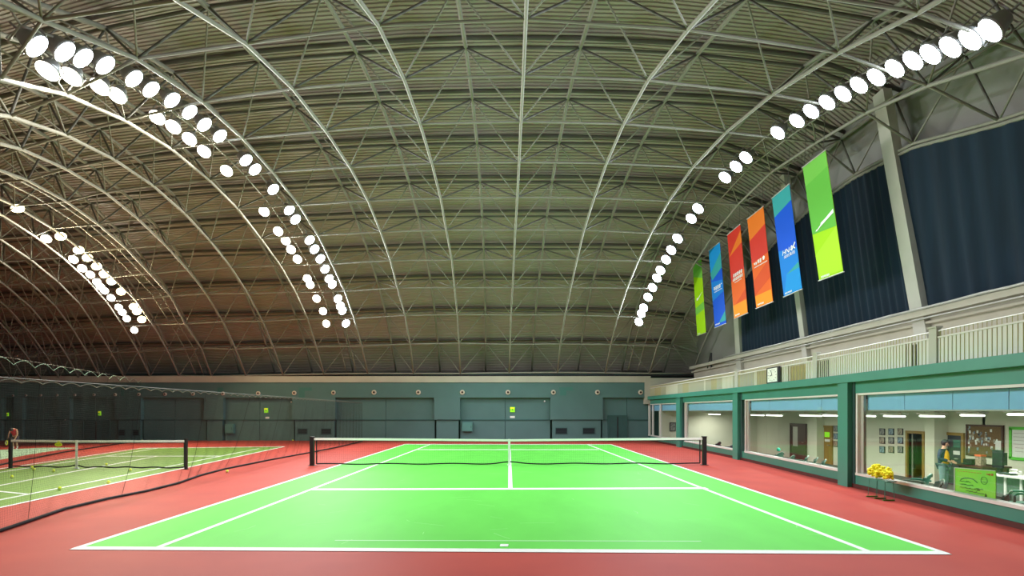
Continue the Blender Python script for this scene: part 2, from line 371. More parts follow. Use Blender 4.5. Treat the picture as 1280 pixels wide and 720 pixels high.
put('wall_rail', MB().bb(xl, xr, YW+0.22, YW+0.6, zrail-0.05, zrail), M['teal_dark'], wb)
for (a, y0, b, y1) in ((373.5,484.3,390,488.5),(373.5,488.5,381,497),(699,484,716,488),(700,488,708,494.5),(28-10,486,28-6,495),(151,487,155,495),(272,484.5,279,492)):
    put('paint_patch', MB().bb(fx(a), fx(b), YW-0.004, YW+0.01, fz(y1), fz(y0)), M['patch'], wb)
# two dark doors
def fardoor(n, a, b, y0):
    d = struct('door_%d' % n)
    put('door_leaf', MB().bb(fx(a), fx(b), YW+0.2, YW+0.26, 0.01, fz(y0)), M['teal_dark'], d)
    xm = fx((a+b)/2)
    put('door_stile', MB().bb(xm-0.03, xm+0.03, YW+0.17, YW+0.2, 0.01, fz(y0)-0.03), M['black'], d)
    put('door_frame', MB().bb(fx(a)-0.07, fx(a), YW+0.17, YW+0.26, 0, fz(y0)+0.07).bb(fx(b), fx(b)+0.07, YW+0.17, YW+0.26, 0, fz(y0)+0.07).bb(fx(a), fx(b), YW+0.17, YW+0.26, fz(y0), fz(y0)+0.07), M['teal_dark'], d)
fardoor(1, 101.5, 133, 526.5); fardoor(2, 762, 783.5, 520.5)
# round vents along the head beam, counted from the office end
vx = [800.6,746.8,691.7,635,578,523,467.7,417,368,323,279,241.6,206.7,174,144.5,118,94,72,51.6,33,17]
widths = [6.0]*7+[5.6,5.4,5.2,4.8,4.4,4.2,4,3.6,3.4,3.2,3,2.8,2.6,2.6]
for i, x in enumerate(vx):
    y = 490.4 if x > 460 else 490.4+(460-x)*0.009
    c = V(fx(x), YW, fz(y)); s = widths[i]/2*YW/F
    t = thing('wall_vent', f'round cream vent, {ORD[i] if i else "first"} from the office end of the teal wall', 'vent', c, 'round vents along the teal wall')
    put('vent_ring', MB().disc_stack((0,0,0), (0,-1,0), [(s,0),(s,0.05),(s*0.8,0.07)], 14), M['ventring'], t, local=True)
    put('vent_hole', MB().disc_stack((0,-0.06,0), (0,-1,0), [(s*0.45,0),(s*0.45,0.03)], 12), M['venthole'], t, local=True)
# square grilles low on the pilasters
gr = [(694.5,709.5,534.6,542.7,'under the wide pilaster by the dark door, nearer the exit sign'),(728.6,744,534.6,542.7,'under the wide pilaster, next to the dark door'),
      (371,383.5,535.6,543,'beside the net end, farther from the long net'),(400.6,413.4,535.6,543,'just above the end of the main net'),
      (147,155,537,544.7,'behind the olive court, next to the dark double door'),(164.5,172.4,537,544.7,'behind the olive court, farther from the dark double door')]
for a, b, y0, y1, tx in gr:
    X0, X1, Z0, Z1 = fx(a), fx(b), fz(y1), fz(y0); yy = YW+0.12
    t = thing('vent_grille', 'dark square wall grille '+tx, 'grille', ((X0+X1)/2, yy, Z0), 'dark grilles low on the teal wall')
    put('grille_frame', MB().bb(X0,X1,yy-0.03,yy,Z0,Z0+0.03).bb(X0,X1,yy-0.03,yy,Z1-0.03,Z1).bb(X0,X0+0.03,yy-0.03,yy,Z0,Z1).bb(X1-0.03,X1,yy-0.03,yy,Z0,Z1), M['teal_dark'], t)
    put('grille_back', MB().bb(X0,X1,yy-0.008,yy,Z0,Z1), M['void'], t)
    for k in range(4):
        z = Z0+(Z1-Z0)*(k+0.7)/4.4
        put('grille_slat', MB().bb(X0+0.02,X1-0.02,yy-0.025,yy-0.01,z,z+0.03), M['grille'], t)
# metal boxes
for a, b, y0, y1, tx in ((577.5,590.5,528,539.3,'teal metal cabinet on the wall under the exit sign of the main court'),(280.8,291.3,530,541.8,'teal metal cabinet on the wall behind the divider net')):
    X0, X1, Z0, Z1 = fx(a), fx(b), fz(y1), fz(y0); yy = YW+0.27
    t = thing('wall_cabinet', tx, 'cabinet', ((X0+X1)/2, yy, Z0))
    put('cabinet_body', MB().bb(X0,X1,yy-0.24,yy,Z0,Z1), M['box'], t)
    put('cabinet_door', MB().bb(X0+0.03,X1-0.03,yy-0.26,yy-0.24,Z0+0.03,Z1-0.03), M['box'], t)
    put('door_handle', MB().bb(X1-0.09,X1-0.07,yy-0.28,yy-0.26,(Z0+Z1)/2-0.05,(Z0+Z1)/2+0.05), M['grille'], t)
# exit signs with the running figure, label plates below
for x, w_, y0, y1, tx, pl in ((640.6,6.0,508.8,515.2,'behind the main court',(637.6,643.6,520,522.6)),(330.4,4.6,510,516,'behind the divider net',(329.4,334,521,523.4)),(120.7,3,514,519.4,'behind the olive court',None),(4.9,1.8,516,520.2,'at its far end',None)):
    s = w_*YW/F; zc = fz((y0+y1)/2); h = (y1-y0)*YW/F; yy = YW+0.30
    t = thing('exit_sign', 'small lit green exit sign on the teal wall '+tx, 'sign', (fx(x), yy, zc))
    put('sign_body', MB().box((0,-0.03,0),(s,0.06,h)), M['exit'], t, local=True)
    put('sign_top', MB().box((-s*0.05,-0.064,h*0.3),(s*0.85,0.01,h*0.32)), M['exit_yellow'], t, local=True)
    f = MB(); q = h*0.16                                # the running figure
    f.sphere((0,-0.07,q*0.9), q*0.33, 8, 6); f.path([(0,-0.07,q*0.5),(-q*0.15,-0.07,-q*0.5)], q*0.28, 6)
    f.path([(-q*0.1,-0.07,-q*0.5),(q*0.6,-0.07,-q*0.8),(q*0.5,-0.07,-q*1.5)], q*0.18, 5); f.path([(-q*0.1,-0.07,-q*0.5),(-q*0.6,-0.07,-q*1.1),(-q*1.2,-0.07,-q*1.1)], q*0.18, 5)
    f.path([(0,-0.07,q*0.4),(q*0.8,-0.07,0)], q*0.14, 5); f.path([(0,-0.07,q*0.4),(-q*0.8,-0.07,q*0.05)], q*0.14, 5)
    put('running_figure', f, M['exit_dark'], t, local=True)
    if pl:
        a, b, y2, y3 = pl
        put('sign_plate', MB().bb(fx(a),fx(b),yy-0.02,yy,fz(y3),fz(y2)), M['paper'], thing('door_plate', 'small white plate under the exit sign '+tx, 'plate', (fx(a), yy, fz(y3))))
# other enclosing walls (out of the frame)
put('wall_left', MB().bb(FLX0-0.3, FLX0, -2.0, 37, 0, 9), M['gable'], kind='structure')
put('wall_front', MB().bb(FLX0, 14, -2.3, -2.0, 0, 4.5), M['gable'], kind='structure')

# ------------------------------------------------------------------ ceiling sheets: real corrugation, running along the vault
ce = struct('ceiling')
SH = 1.95
rs = list(range(NR))
def sheetrow(r, k, t): return outer(r, k, t)
for j in range(NK-1):
    mb = MB(); L = (surf(13, j+1)-surf(13, j)).length; n = max(4, round(L/0.17))
    vs_ = []; prof = []; dp = 0.07 if j >= 6 else 0.025
    for i in range(n):                                  # broad flats with narrow deep grooves between them
        prof += [((i+0.03)/n, 0.0), ((i+0.63)/n, 0.0), ((i+0.70)/n, dp), ((i+0.96)/n, dp)]
    prof = [(0.0, dp)]+prof+[(1.0, 0.0)]
    xr_ = [float(r) for r in rs]+[NR-1.0]
    for f, dt in prof:
        k = j+f; t = SH+dt
        for q, r in enumerate(xr_):
            p = outer(r, k, t)
            if q == len(xr_)-1: p = p+V(1.6, 0, -0.6)      # eaves beyond the gable rib
            vs_.append(p)
    n = len(prof)-1
    m = len(xr_)
    mb.add(vs_, [(i*m+q, i*m+q+1, (i+1)*m+q+1, (i+1)*m+q) for i in range(n) for q in range(m-1)])
    put('roof_sheet', mb, M['sheet'], ce)

# ------------------------------------------------------------------ space frame
tr = thing('roof_truss', 'grey steel space frame arching over the courts under the roof sheets', 'roof truss', (0, YW, 4.0))
for r in range(NR):
    put('inner_chord', MB().path([surf(r, k) for k in range(1, NK)], 0.046, 7), M['steel'], tr, smooth=True)
for k in range(1, NK):
    put('inner_tie', MB().path([surf(r, k) for r in range(NR)], 0.05 if k == 1 else 0.032, 6), M['steel'], tr, smooth=True)
ON = {}
for r in range(NR-1):
    for k in range(NK-1): ON[r, k] = outer(r+0.5, k+0.5, 1.5)
for r in range(NR-1):
    put('outer_chord', MB().path([ON[r, k] for k in range(NK-1)], 0.062, 7), M['steel'], tr, smooth=True)
for k in range(NK-1):
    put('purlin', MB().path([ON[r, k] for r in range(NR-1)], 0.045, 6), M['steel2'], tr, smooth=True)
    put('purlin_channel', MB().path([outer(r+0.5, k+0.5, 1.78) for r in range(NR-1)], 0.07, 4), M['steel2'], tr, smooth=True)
dg = []
for r in range(NR):
    for k in range(1, NK):
        p = surf(r, k)
        for a in (-1, 0):
            for b in (-1, 0):
                q = ON.get((r+a, k+b))
                if q is not None:
                    vis = 0
                    c = (p+q)/2
                    if c.y > 4:
                        x, y = CX+F*c.x/c.y, CY-F*(c.z-HC)/c.y
                        vis = (p-q).length/c.y if (-20 < x < 1300 and -20 < y) else 0
                    dg.append((vis, p, q, b))
dg.sort(key=lambda d: -d[0])
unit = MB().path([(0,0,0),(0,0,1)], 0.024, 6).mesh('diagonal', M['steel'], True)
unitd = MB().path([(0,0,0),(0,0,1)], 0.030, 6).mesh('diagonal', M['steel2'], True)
rest = MB()
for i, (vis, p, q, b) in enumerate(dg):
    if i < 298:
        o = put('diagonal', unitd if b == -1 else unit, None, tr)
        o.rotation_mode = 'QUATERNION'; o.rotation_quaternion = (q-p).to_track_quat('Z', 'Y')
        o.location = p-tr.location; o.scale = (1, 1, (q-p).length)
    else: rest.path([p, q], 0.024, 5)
put('small_diagonals', rest, M['steel'], tr, smooth=True, kind='stuff')

# ------------------------------------------------------------------ floodlights on ladder catwalks
UU = [(r, k) for r in np.arange(3, NR-1, 0.05) for k in np.arange(1, 13.0, 0.05)]
UP = [surf(r, k) for r, k in UU]
UX = np.array([CX+F*p.x/p.y for p in UP]); UYp = np.array([CY-F*(p.z-HC)/p.y for p in UP])
def on_roof(x, y):
    i = int(np.argmin((UX-x)**2+(UYp-y)**2)); p = UP[i]
    return V((x-CX)*p.y/F, p.y, HC+(CY-y)*p.y/F)          # slid onto the exact sight line
iL4, iL3, iR2, iR3 = NR-9, NR-8, NR-3, NR-2
def catwalk(label, r0, r1, k1=12.0):
    t = thing('lighting_catwalk', label, 'catwalk', surf(r0, 1))
    for r in (r0, r1):
        put('catwalk_rail', MB().path([outer(r, 1+0.25*i, 0.22) for i in range(int((k1-1)*4)+1)], 0.028, 5), M['steel'], t, smooth=True)
    for i in range(1, int((k1-1)*2)+1):
        put('catwalk_rung', MB().path([outer(r0, 1+0.5*i, 0.22), outer(r1, 1+0.5*i, 0.22)], 0.02, 5), M['steel'], t)
catwalk('ladder-like lighting catwalk between the main court and the olive court', iL4+0.49, iL4+0.72)
catwalk('ladder-like lighting catwalk beside the hanging banners', iR2+0.52, iR2+0.745)
catwalk('ladder-like lighting catwalk beyond the olive court', NR-13+0.45, NR-13+0.7)

def lamp_meshes(m):
    h = MB(); h.disc_stack((0,0,0), (0,0,1), [(0.07,-0.24),(0.12,-0.22),(0.17,-0.06),(0.205,-0.015),(0.215,0.0),(0.215,0.03)], 16)
    l = MB(); l.disc_stack((0,0,0), (0,0,1), [(0.195,0.028),(0.195,0.04),(0.12,0.055)], 16)
    b = MB()
    b.path([(0.23,0,0),(0.23,0,-0.3),(-0.23,0,-0.3),(-0.23,0,0)], 0.016, 5); b.path([(0,0,-0.3),(0,0,-0.44)], 0.02, 5)
    return h.mesh('lamp_housing', M['housing'], True), l.mesh('lamp_lens', M[m]), b.mesh('mounting_bracket', M['housing'])
LM = {k: lamp_meshes(k) for k in ('cool', 'warm', 'amber')}
LCOL = {'cool': (0.86, 0.93, 1.0), 'warm': (1.0, 0.95, 0.82), 'amber': (1.0, 0.83, 0.48)}
LD = {}
for k in LCOL:
    d = bpy.data.lights.new('floodlight_'+k, 'SPOT'); d.spot_size = math.radians({'cool': 152, 'warm': 162, 'amber': 176}[k]); d.spot_blend = 0.55 if k == 'cool' else 0.35; d.energy = LAMP_W*(0.75 if k != 'cool' else 1.0); d.color = LCOL[k]; d.shadow_soft_size = 0.12; LD[k] = d
def floodlights(pts, kind, aim, rowtext, group, scale=1.0):
    pts = sorted(pts, key=lambda p: -p[1])
    for i, (x, y) in enumerate(pts):
        p = on_roof(x, y)
        t = thing('floodlight', f'{ORD[i]} lamp up from the far wall, {rowtext}', 'floodlight', p, group)
        tgt = Vector(aim); tgt.y = p.y*0.45+tgt.y*0.55
        t.rotation_euler = (tgt-p).to_track_quat('Z', 'X').to_euler(); t.scale = (scale,)*3
        for nm, me in zip(('lamp_housing','lamp_lens','mounting_bracket'), LM[kind]): put(nm, me, None, t)
        lo = bpy.data.objects.new('lamp_light', LD[kind]); COL.objects.link(lo); lo.parent = t; lo.location = (0, 0, 0.2); lo.rotation_euler = (math.pi, 0, 0)
rowA = [(44,56),(79,63),(102,71),(130,80),(166,97),(187.5,110.6),(214,124),(236,139),(254.5,154.7),(274,169),(306.7,199.4),(318,211),(341,236),(361,262),(369,273.6),(386.7,299.5),(392.7,311),(400,323),(406,336),(411,348),(415,355),(422,373),(425,382),(427.7,388),(432,404)]
rowB = [(60,87.5),(89.6,94.7),(125,107.4),(147,118.5),(196.7,146),(217,158),(237,173),(255.5,189),(283.5,213),(330.5,264),(348,288.8),(357.4,300.5),(364,311.6),(372,323.7),(384.4,348),(388,355.6),(396,373),(404,388.8),(408,404.4)]
rowC = [(799,402),(802,391.6),(805,384.4),(810.4,371),(816,359),(821.6,347),(826,337.3),(833,324),(839.5,312),(847.5,297.5),(864.5,272.5),(873,260),(907,221),(920.7,207.5),(933,196),(973,165),(997,150),(1015,138),(1035,127),(1055,116),(1075,105),(1097,95),(1120,84),(1143,74),(1165,66),(1190,57),(1215,47),(1240,36)]
rowD = [(21.6,259.7),(75.6,294.8),(98,312),(109,321.6),(120.6,332.4),(130,342),(139,351),(151,364),(167,383),(171,389),(177,399)]
rowE = [(58,298),(92,324),(103,335),(113,343),(121.5,352.5),(125.6,358),(130.7,363),(139,372),(148.5,384),(153,390),(158.5,398),(168,412.5)]
floodlights(rowA, 'cool', (0.5, 17, 0), 'cool row along the main court', 'cool white lamps on the catwalk between the courts', 1.1)
floodlights(rowB, 'warm', (-9.5, 3, 0), 'warm row turned to the olive court', 'warm white lamps on the catwalk between the courts')
floodlights(rowC, 'cool', (-0.5, 17, 0), 'bluish row beside the banners', 'bluish white lamps beside the banners', 1.15)
floodlights(rowD, 'amber', (-12, 17, 0), 'yellow row past the olive court', 'yellow lamps beyond the olive court')
floodlights(rowE, 'warm', (-15, 8, 0), 'white row past the olive court', 'white lamps beyond the olive court', 0.9)
# ------------------------------------------------------------------ gable wall with columns and curtains
def gx(z): return 10.98-0.08*(z-4.0)                     # the gable leans in a little as it rises
def gab(x, y, off=0.0):
    a, b = (x-CX)/F, (CY-y)/F
    Y = (10.98-off-0.08*(HC-4.0))/(a+0.08*b); return V(a*Y, Y, HC+b*Y)
wr = struct('wall_right')
YG0 = 3.0
def gslab(y0, y1, z0, z1, o0, o1, mb=None):              # a slab lying on the gable plane between depths o0 and o1 towards the court
    mb = mb or MB()
    p = []
    for z in (z0, z1):
        p += [V(gx(z)-o1, y0, z), V(gx(z)-o0, y0, z), V(gx(z)-o0, y1, z), V(gx(z)-o1, y1, z)]
    return mb.hexa(p)
put('gable_board', gslab(YG0, 36, 4.3, 12.5, -0.65, -0.5), M['gable'], wr)
put('parapet_wall', gslab(YG0, 35.2, 2.6, 4.35, -0.15, 0.06), M['beige'], wr)
put('parapet_ledge', gslab(YG0, 35.2, 4.22, 4.37, 0.0, 0.30), M['beige'], wr)
put('parapet_ledge', gslab(YG0, 35.2, 4.02, 4.08, 0.0, 0.2), M['beige'], wr)
for q, (z, r) in enumerate(((4.405, 0.03), (4.15, 0.022), (4.40, 0.02))):
    pts = [V(gx(z)-0.34+0.06*q, y, z+random.uniform(-0.012, 0.012)) for y in np.arange(YG0, 30, 0.8)]
    put('conduit_pipe', MB().path(pts, r, 6), M['alu'], wr, smooth=True)
cols = []
for xb, yb, xt, yt, wd in ((1151, 391, 1111.5, 168, 0.47), (1008, 431, 986, 260, 0.34), (925.5, 444, 921.5, 370, 0.55)):
    b, t = gab(xb, yb, 0.1), gab(xt, yt, 0.1)
    d = (t-b)/(t.z-b.z); b2, t2 = b+d*(2.62-b.z), b+d*(10.6-b.z)
    mb = MB(); p = []
    for c in (b2, t2):
        p += [c+V(-0.12,-wd/2,0), c+V(0.12,-wd/2,0), c+V(0.12,wd/2,0), c+V(-0.12,wd/2,0)]
    put('gable_column', mb.hexa(p), M['column'], wr)
    b3 = b+d*(4.4-b.z)
    put('column_collar', MB().box(b3+V(-0.02, 0, 0), (0.34, wd+0.22, 0.10)), M['column'], wr)
    cols.append((b, d, wd))
# short wall-mounted details on the gable board
put('downpipe', MB().path([gab(889, 441, 0.1), gab(889, 442, 0.1)-V(0,0,0.8)], 0.05, 6).path([gab(888.5, 441, 0.1), gab(884, 462, 0.1)], 0.03, 6), M['black'], wr)
# curtains, each a pleated cloth under the gable rib
rib = [surf(NR-1, k) for k in np.arange(1, NK-0.01, 0.1)]
ry = np.array([p.y for p in rib])[::-1]; rz = np.array([p.z for p in rib])[::-1]
def ribz(y): return float(np.interp(y, ry, rz))
def colY(i, z): b, d, wd = cols[i]; return b.y+d.y*(z-b.z)
def curtain(label, fy0, fy1, zb):
    t = thing('curtain', label, 'curtain', (gx(zb), fy1(zb), zb), 'navy curtains under the gable rib')
    n = 120; m = 10; vs_ = []; top = MB(); tp = []
    for i in range(n+1):
        u = i/n
        y_b = fy0(zb)*(1-u)+fy1(zb)*u
        zt = ribz(y_b)-0.1
        for _ in range(4):
            y_t = fy0(zt)*(1-u)+fy1(zt)*u; zt = ribz(y_t)-0.1
        zz = zb+0.035*math.sin(u*23)+0.03*math.sin(u*57+1)
        for j in range(m+1):
            z = zz+(zt-zz)*j/m; y = fy0(z)*(1-u)+fy1(z)*u
            amp = 0.045*(1-0.35*j/m)
            vs_.append(V(gx(z)-0.09+amp*math.sin(i*0.9+0.4*math.sin(i*0.37)+0.25*j), y, z))
        tp.append(V(gx(zt)-0.1, y_t, zt))
    fs = [(i*(m+1)+j, (i+1)*(m+1)+j, (i+1)*(m+1)+j+1, i*(m+1)+j+1) for i in range(n) for j in range(m)]
    mb = MB(); mb.add(vs_, fs)
    put('curtain_cloth', mb, M['curtain'], t, smooth=True)
    put('curtain_track', MB().path(tp[::4], 0.05, 5), M['steel'], t, smooth=True)
curtain('navy curtain filling the gable bay nearest the viewer, past the thick column', lambda z: YG0+1, lambda z: colY(0, z)-0.22, 4.44)
curtain('navy curtain between the thick column and the thin column, behind the green banner', lambda z: colY(0, z)+0.22, lambda z: colY(1, z)-0.17, 4.44)
curtain('navy curtain between the thin column and the last column, behind the orange banner', lambda z: colY(1, z)+0.17, lambda z: colY(2, z)-0.2, 4.42)

# ------------------------------------------------------------------ office: glazed front, bay by bay
PTS = [V(8.35, 35.3, 0), V(8.41, 29.06, 0), V(8.40, 21.5, 0), V(8.0, 13.81, 0), V(7.65, 8.84, 0), V(7.31, 4.0, 0)]
def on_line(a, b, x):                     # the point of the base line a-b on the sight line of pixel column x
    s = (x-CX)/F; t = (s*a.y-a.x)/((b.x-a.x)-s*(b.y-a.y)); return a+(b-a)*t
def wbox(p, q, z0, z1, o0, o1, mb=None):  # box along p-q, from o0 (court side negative) to o1
    d = (q-p).normalized(); n = V(-d.y, d.x, 0)
    if n.x < 0: n = -n
    mb = mb or MB(); c = []
    for z in (z0, z1):
        for r, o in ((p, o0), (q, o0), (q, o1), (p, o1)): c.append(V(r.x, r.y, 0)+n*o+V(0,0,z))
    return mb.hexa(c)
wo = struct('wall_office')
ZS, ZH, ZC0, ZC1 = 0.335, 2.17, 2.43, 2.62
bays = [(PTS[0], PTS[1]), (PTS[1], PTS[2]), (PTS[2], PTS[3]), (PTS[3], PTS[5])]
for a, b in bays:
    put('sill_wall', wbox(a, b, 0.09, ZS-0.02, 0.0, 0.14), M['ogreen'], wo)
    put('header_beam', wbox(a, b, ZH, ZC0, 0.0, 0.16), M['ogreen'], wo)
    put('cornice', wbox(a, b, ZC0, ZC1, -0.16, 0.3), M['ogreen'], wo)
    put('baseboard_right' if a is bays[0][0] else 'baseboard_right', wbox(a, b, 0.0, 0.09, -0.03, 0.14), M['kerb'], kind='structure')
    put('terrace_slab', MB().slab([V(a.x+0.2,a.y,2.3), V(b.x+0.2,b.y,2.3), V(11.1,b.y,2.3), V(11.1,a.y,2.3)], V(0,0,0.28)), M['beige'], wo)
for i, (x0, x1) in enumerate(((848.5, 853), (920, 926.2), (1054, 1066.5))):
    a, b = bays[i]
    p, q = on_line(a, b, x0), on_line(a, b, x1)
    put('pier', wbox(p, q, 0.0, ZC0, -0.13, 0.2), M['ogreen'], wo)
    put('pier_shade_strip', wbox(q, q+(q-p).normalized()*0.10, 0.0, ZC0, -0.02, 0.2), M['teal_dark'], wo)  # dark teal strip, the shade on the pier's return put into its colour
# windows
wins = [(811, 848.5, 0), (856.5, 920, 1), (932, 1054, 2), (1071.5, None, 3)]
joints = {0: [815.5, 825], 1: [], 2: [957, 1021], 3: [1123, 1182, 1251]}
blinds = {0: 'far blue roller blind above the narrow window near the teal wall', 1: 'blue roller blind of the window behind the net post', 2: 'blue roller blind of the window with the brown door behind it', 3: 'nearest blue roller blind, above the lime board window'}
for n, (x0, x1, bi) in enumerate(wins):
    a, b = bays[bi]; p = on_line(a, b, x0); q = on_line(a, b, x1) if x1 else PTS[5]
    d = (q-p).normalized()
    W = struct('window_%d' % (n+1))
    fr = MB(); wbox(p, p+d*0.07, ZS-0.02, ZH, -0.03, 0.10, fr); wbox(q-d*0.05, q, ZS-0.02, ZH, 0.0, 0.10, fr)
    wbox(p, q, ZH-0.045, ZH, -0.02, 0.10, fr)
    put('window_frame', fr, M['sill'], W)
    put('window_sill', wbox(p, q, ZS-0.035, ZS+0.02, -0.045, 0.12), M['sill'], W)
    put('window_reveal', wbox(p+d*0.07, p+d*0.22, ZS, ZH-0.04, 0.03, 0.09), M['alu'], W)
    xs = [p+d*0.07]+[on_line(a, b, j) for j in joints[bi]]+[q-d*0.05]
    for u, v in zip(xs, xs[1:]):
        put('glass_pane', wbox(u+d*0.006, v-d*0.006, ZS+0.02, ZH-0.045, 0.035, 0.045), M['glass'], W)
    if bi == 0:
        for u in xs[1:-1]: put('mullion', wbox(u-d*0.09, u+d*0.09, ZS, ZH-0.04, 0.0, 0.08), M['sill'], W)
    t = thing('roller_blind', blinds[n], 'blind', (p.x+0.2, p.y, 1.8), 'blue roller blinds behind the office glass')
    cut = [p+d*0.2]+[on_line(a, b, j) for j in joints[bi]]+[q-d*0.06]
    for u, v in zip(cut, cut[1:]): put('blind_cloth', wbox(u+d*0.008, v-d*0.008, 1.785, ZH-0.05, 0.12, 0.128), M['blind'], t)
    put('bottom_bar', wbox(cut[0], cut[-1], 1.765, 1.79, 0.115, 0.135), M['alu'], t)
# office shell
OX, OZ = 14.0, -0.55
put('office_floor', MB().bb(7.9, 16.5, 3.0, 36, OZ-0.1, OZ), M['ofloor'], fl)
put('office_ceiling', MB().bb(8.7, 14.2, 3.0, 35.4, 1.95, 2.05), M['oceil'], ce)
def offx(x, y, X=OX): Y = F*X/(x-CX); return V(X, Y, HC+(CY-y)*Y/F)
y3a, y3b = offx(1154.5,0).y, offx(1136,0).y
dz = 0.99
ow = MB()
ow.bb(OX, OX+0.15, 3.0, y3a, OZ, 1.95); ow.bb(OX, OX+0.15, y3b, 35.4, OZ, 1.95); ow.bb(OX, OX+0.15, y3a, y3b, dz, 1.95)
put('wall_office_back', ow, M['owall'], kind='structure')
put('wall_office_room', MB().bb(16.3, 16.5, y3a-2.5, y3b+3, OZ, 2.0).bb(OX, 16.5, y3b+3, y3b+3.1, OZ, 2).bb(OX, 16.5, y3a-2.6, y3a-2.5, OZ, 2).bb(OX, 16.5, y3a-2.6, y3b+3.1, 1.95, 2.05), M['owall'], kind='structure')
put('wall_office_far', MB().bb(8.5, OX, 33.6, 33.75, OZ, 1.95), M['owall'], kind='structure')
put('wall_office_near', MB().bb(7.6, OX, 3.0, 3.15, OZ, 1.95), M['owall'], kind='structure')
pp = offx(1168, 0, OX-0.45).y, offx(1156, 0, OX-0.45).y
put('wall_office_pier', MB().bb(OX-0.45, OX, pp[0], pp[1], OZ, 1.95), M['owall'], kind='structure')
pq = offx(1021, 0, OX-0.35).y, offx(1010, 0, OX-0.35).y
put('wall_office_pier', MB().bb(OX-0.35, OX, pq[0], pq[1], OZ, 1.95), M['owall'], kind='structure')
# office doors
def odoor(n, x0, x1, leaf, frame, top):
    ya, yb = offx(x1, 0).y, offx(x0, 0).y
    d = struct('door_%d' % n)
    put('door_frame', MB().bb(OX-0.06, OX+0.1, ya-0.1, ya, OZ, top+0.09).bb(OX-0.06, OX+0.1, yb, yb+0.1, OZ, top+0.09).bb(OX-0.06, OX+0.1, ya, yb, top, top+0.09), frame, d)
    if leaf:
        put('door_leaf', MB().bb(OX-0.03, OX, ya, yb, OZ, top), leaf, d)
        put('door_handle', MB().path([(OX-0.09, ya+0.08, 0.28),(OX-0.09, ya+0.22, 0.28)], 0.016, 6).path([(OX, ya+0.1, 0.28),(OX-0.09, ya+0.1, 0.28)], 0.012, 6), M['alu'], d)
    return d, ya, yb
d3, ya, yb = odoor(3, 989.7, 1007.5, M['brown'], M['brown'], 1.07)
g = MB().bb(OX-0.036, OX-0.028, yb-(yb-ya)*0.47, yb-(yb-ya)*0.14, 0.05, 1.0)
put('door_window', g, M['alu'], d3, label='narrow pale glazed strip')
d4, ya, yb = odoor(4, 1026.3, 1040, M['wood'], M['wood'], 1.04)
put('door_notice', MB().bb(OX-0.036, OX-0.03, ya+(yb-ya)*0.15, ya+(yb-ya)*0.6, 0.62, 0.84), M['exit'], d4, label='small green notice')
put('door_notice', MB().bb(OX-0.036, OX-0.03, ya+(yb-ya)*0.12, ya+(yb-ya)*0.58, 0.42, 0.53), M['paper'], d4, label='small white notice')
odoor(5, 1136, 1154.5, None, M['wood'], dz)
d6, ya, yb = odoor(6, 1184.5, 1203.5, M['navydoor'], M['wood'], 1.0)
put('door_poster', MB().bb(OX-0.036, OX-0.03, ya+(yb-ya)*0.1, ya+(yb-ya)*0.55, 0.63, 0.86), M['chair'], d6, label='green notice on the dark door')
put('door_poster', MB().bb(OX-0.036, OX-0.03, ya+(yb-ya)*0.12, ya+(yb-ya)*0.55, 0.4, 0.52), M['paper'], d6, label='white notice on the dark door')
d7, ya, yb = odoor(7, 876, 882.5, M['brown'], M['sill'], 1.1)
# ceiling lights: hanging fluorescent tubes
tubes = [(1079,1094,518.5,520.3),(1105,1131,517.8,520.6),(1150,1180,517.5,520.6),(1201,1230,517.3,519.5),(1260,1290,514.5,517.5),(939,955,518,519.3),(958,978,518,519.7),(1000,1027,517.6,520),(1029,1053,518.5,520),(863,884,517.6,518.2),(886,913,517.2,519)]
names = ['nearest the pier in the big window','second in the big window','third in the big window, over the person','fourth in the big window, over the cork board','nearest the viewer in the big window','farthest in the middle window','second in the middle window','third in the middle window, over the brown door','fourth in the middle window, over the oak door','farther of the two behind the net post','nearer of the two behind the net post']
ld = bpy.data.lights.new('office_tube', 'AREA'); ld.shape = 'RECTANGLE'; ld.size = 1.2; ld.size_y = 0.15; ld.energy = OFFICE_W; ld.color = (1, 0.98, 0.86)
for (x0, x1, y0, y1), nm in zip(tubes, names):
    xx = 11.0
    p = V(xx+0.25, F*(xx+0.25)/(x0-CX), 0); q = V(xx-0.25, F*(xx-0.25)/(x1-CX), 0)
    p.z = HC+(CY-y0)*p.y/F; q.z = HC+(CY-y1)*q.y/F
    if (p-q).length > 2.6: q = p+(q-p)*2.6/(p-q).length
    c = (p+q)/2; z = min(p.z, q.z, 1.69)
    p.z = q.z = c.z = z
    t = thing('tube_light', 'hanging fluorescent tube light in the office, '+nm, 'light', c, 'fluorescent tubes in the office')
    put('light_tube', MB().path([p-c, q-c], 0.024, 8), M['tube'], t, local=True, smooth=True)
    u = (q-p).normalized(); n_ = V(-u.y, u.x, 0)*0.09
    put('light_reflector', MB().slab([p-c+n_+V(0,0,0.05), q-c+n_+V(0,0,0.05), q-c-n_+V(0,0,0.05), p-c-n_+V(0,0,0.05)], V(0,0,0.03)), M['sill'], t, local=True)
    hg = MB()
    for s in (0.2, 0.8):
        h = (p-c)*(1-s)+(q-c)*s; hg.path([h+V(0,0,0.07), h+V(0,0,1.95-z)], 0.008, 4)
    put('hanging_rod', hg, M['alu'], t, local=True)
    lo = bpy.data.objects.new('tube_light_source', ld); COL.objects.link(lo); lo.parent = t; lo.location = (0,0,-0.05); lo.rotation_euler = (0, 0, math.atan2(u.y, u.x))
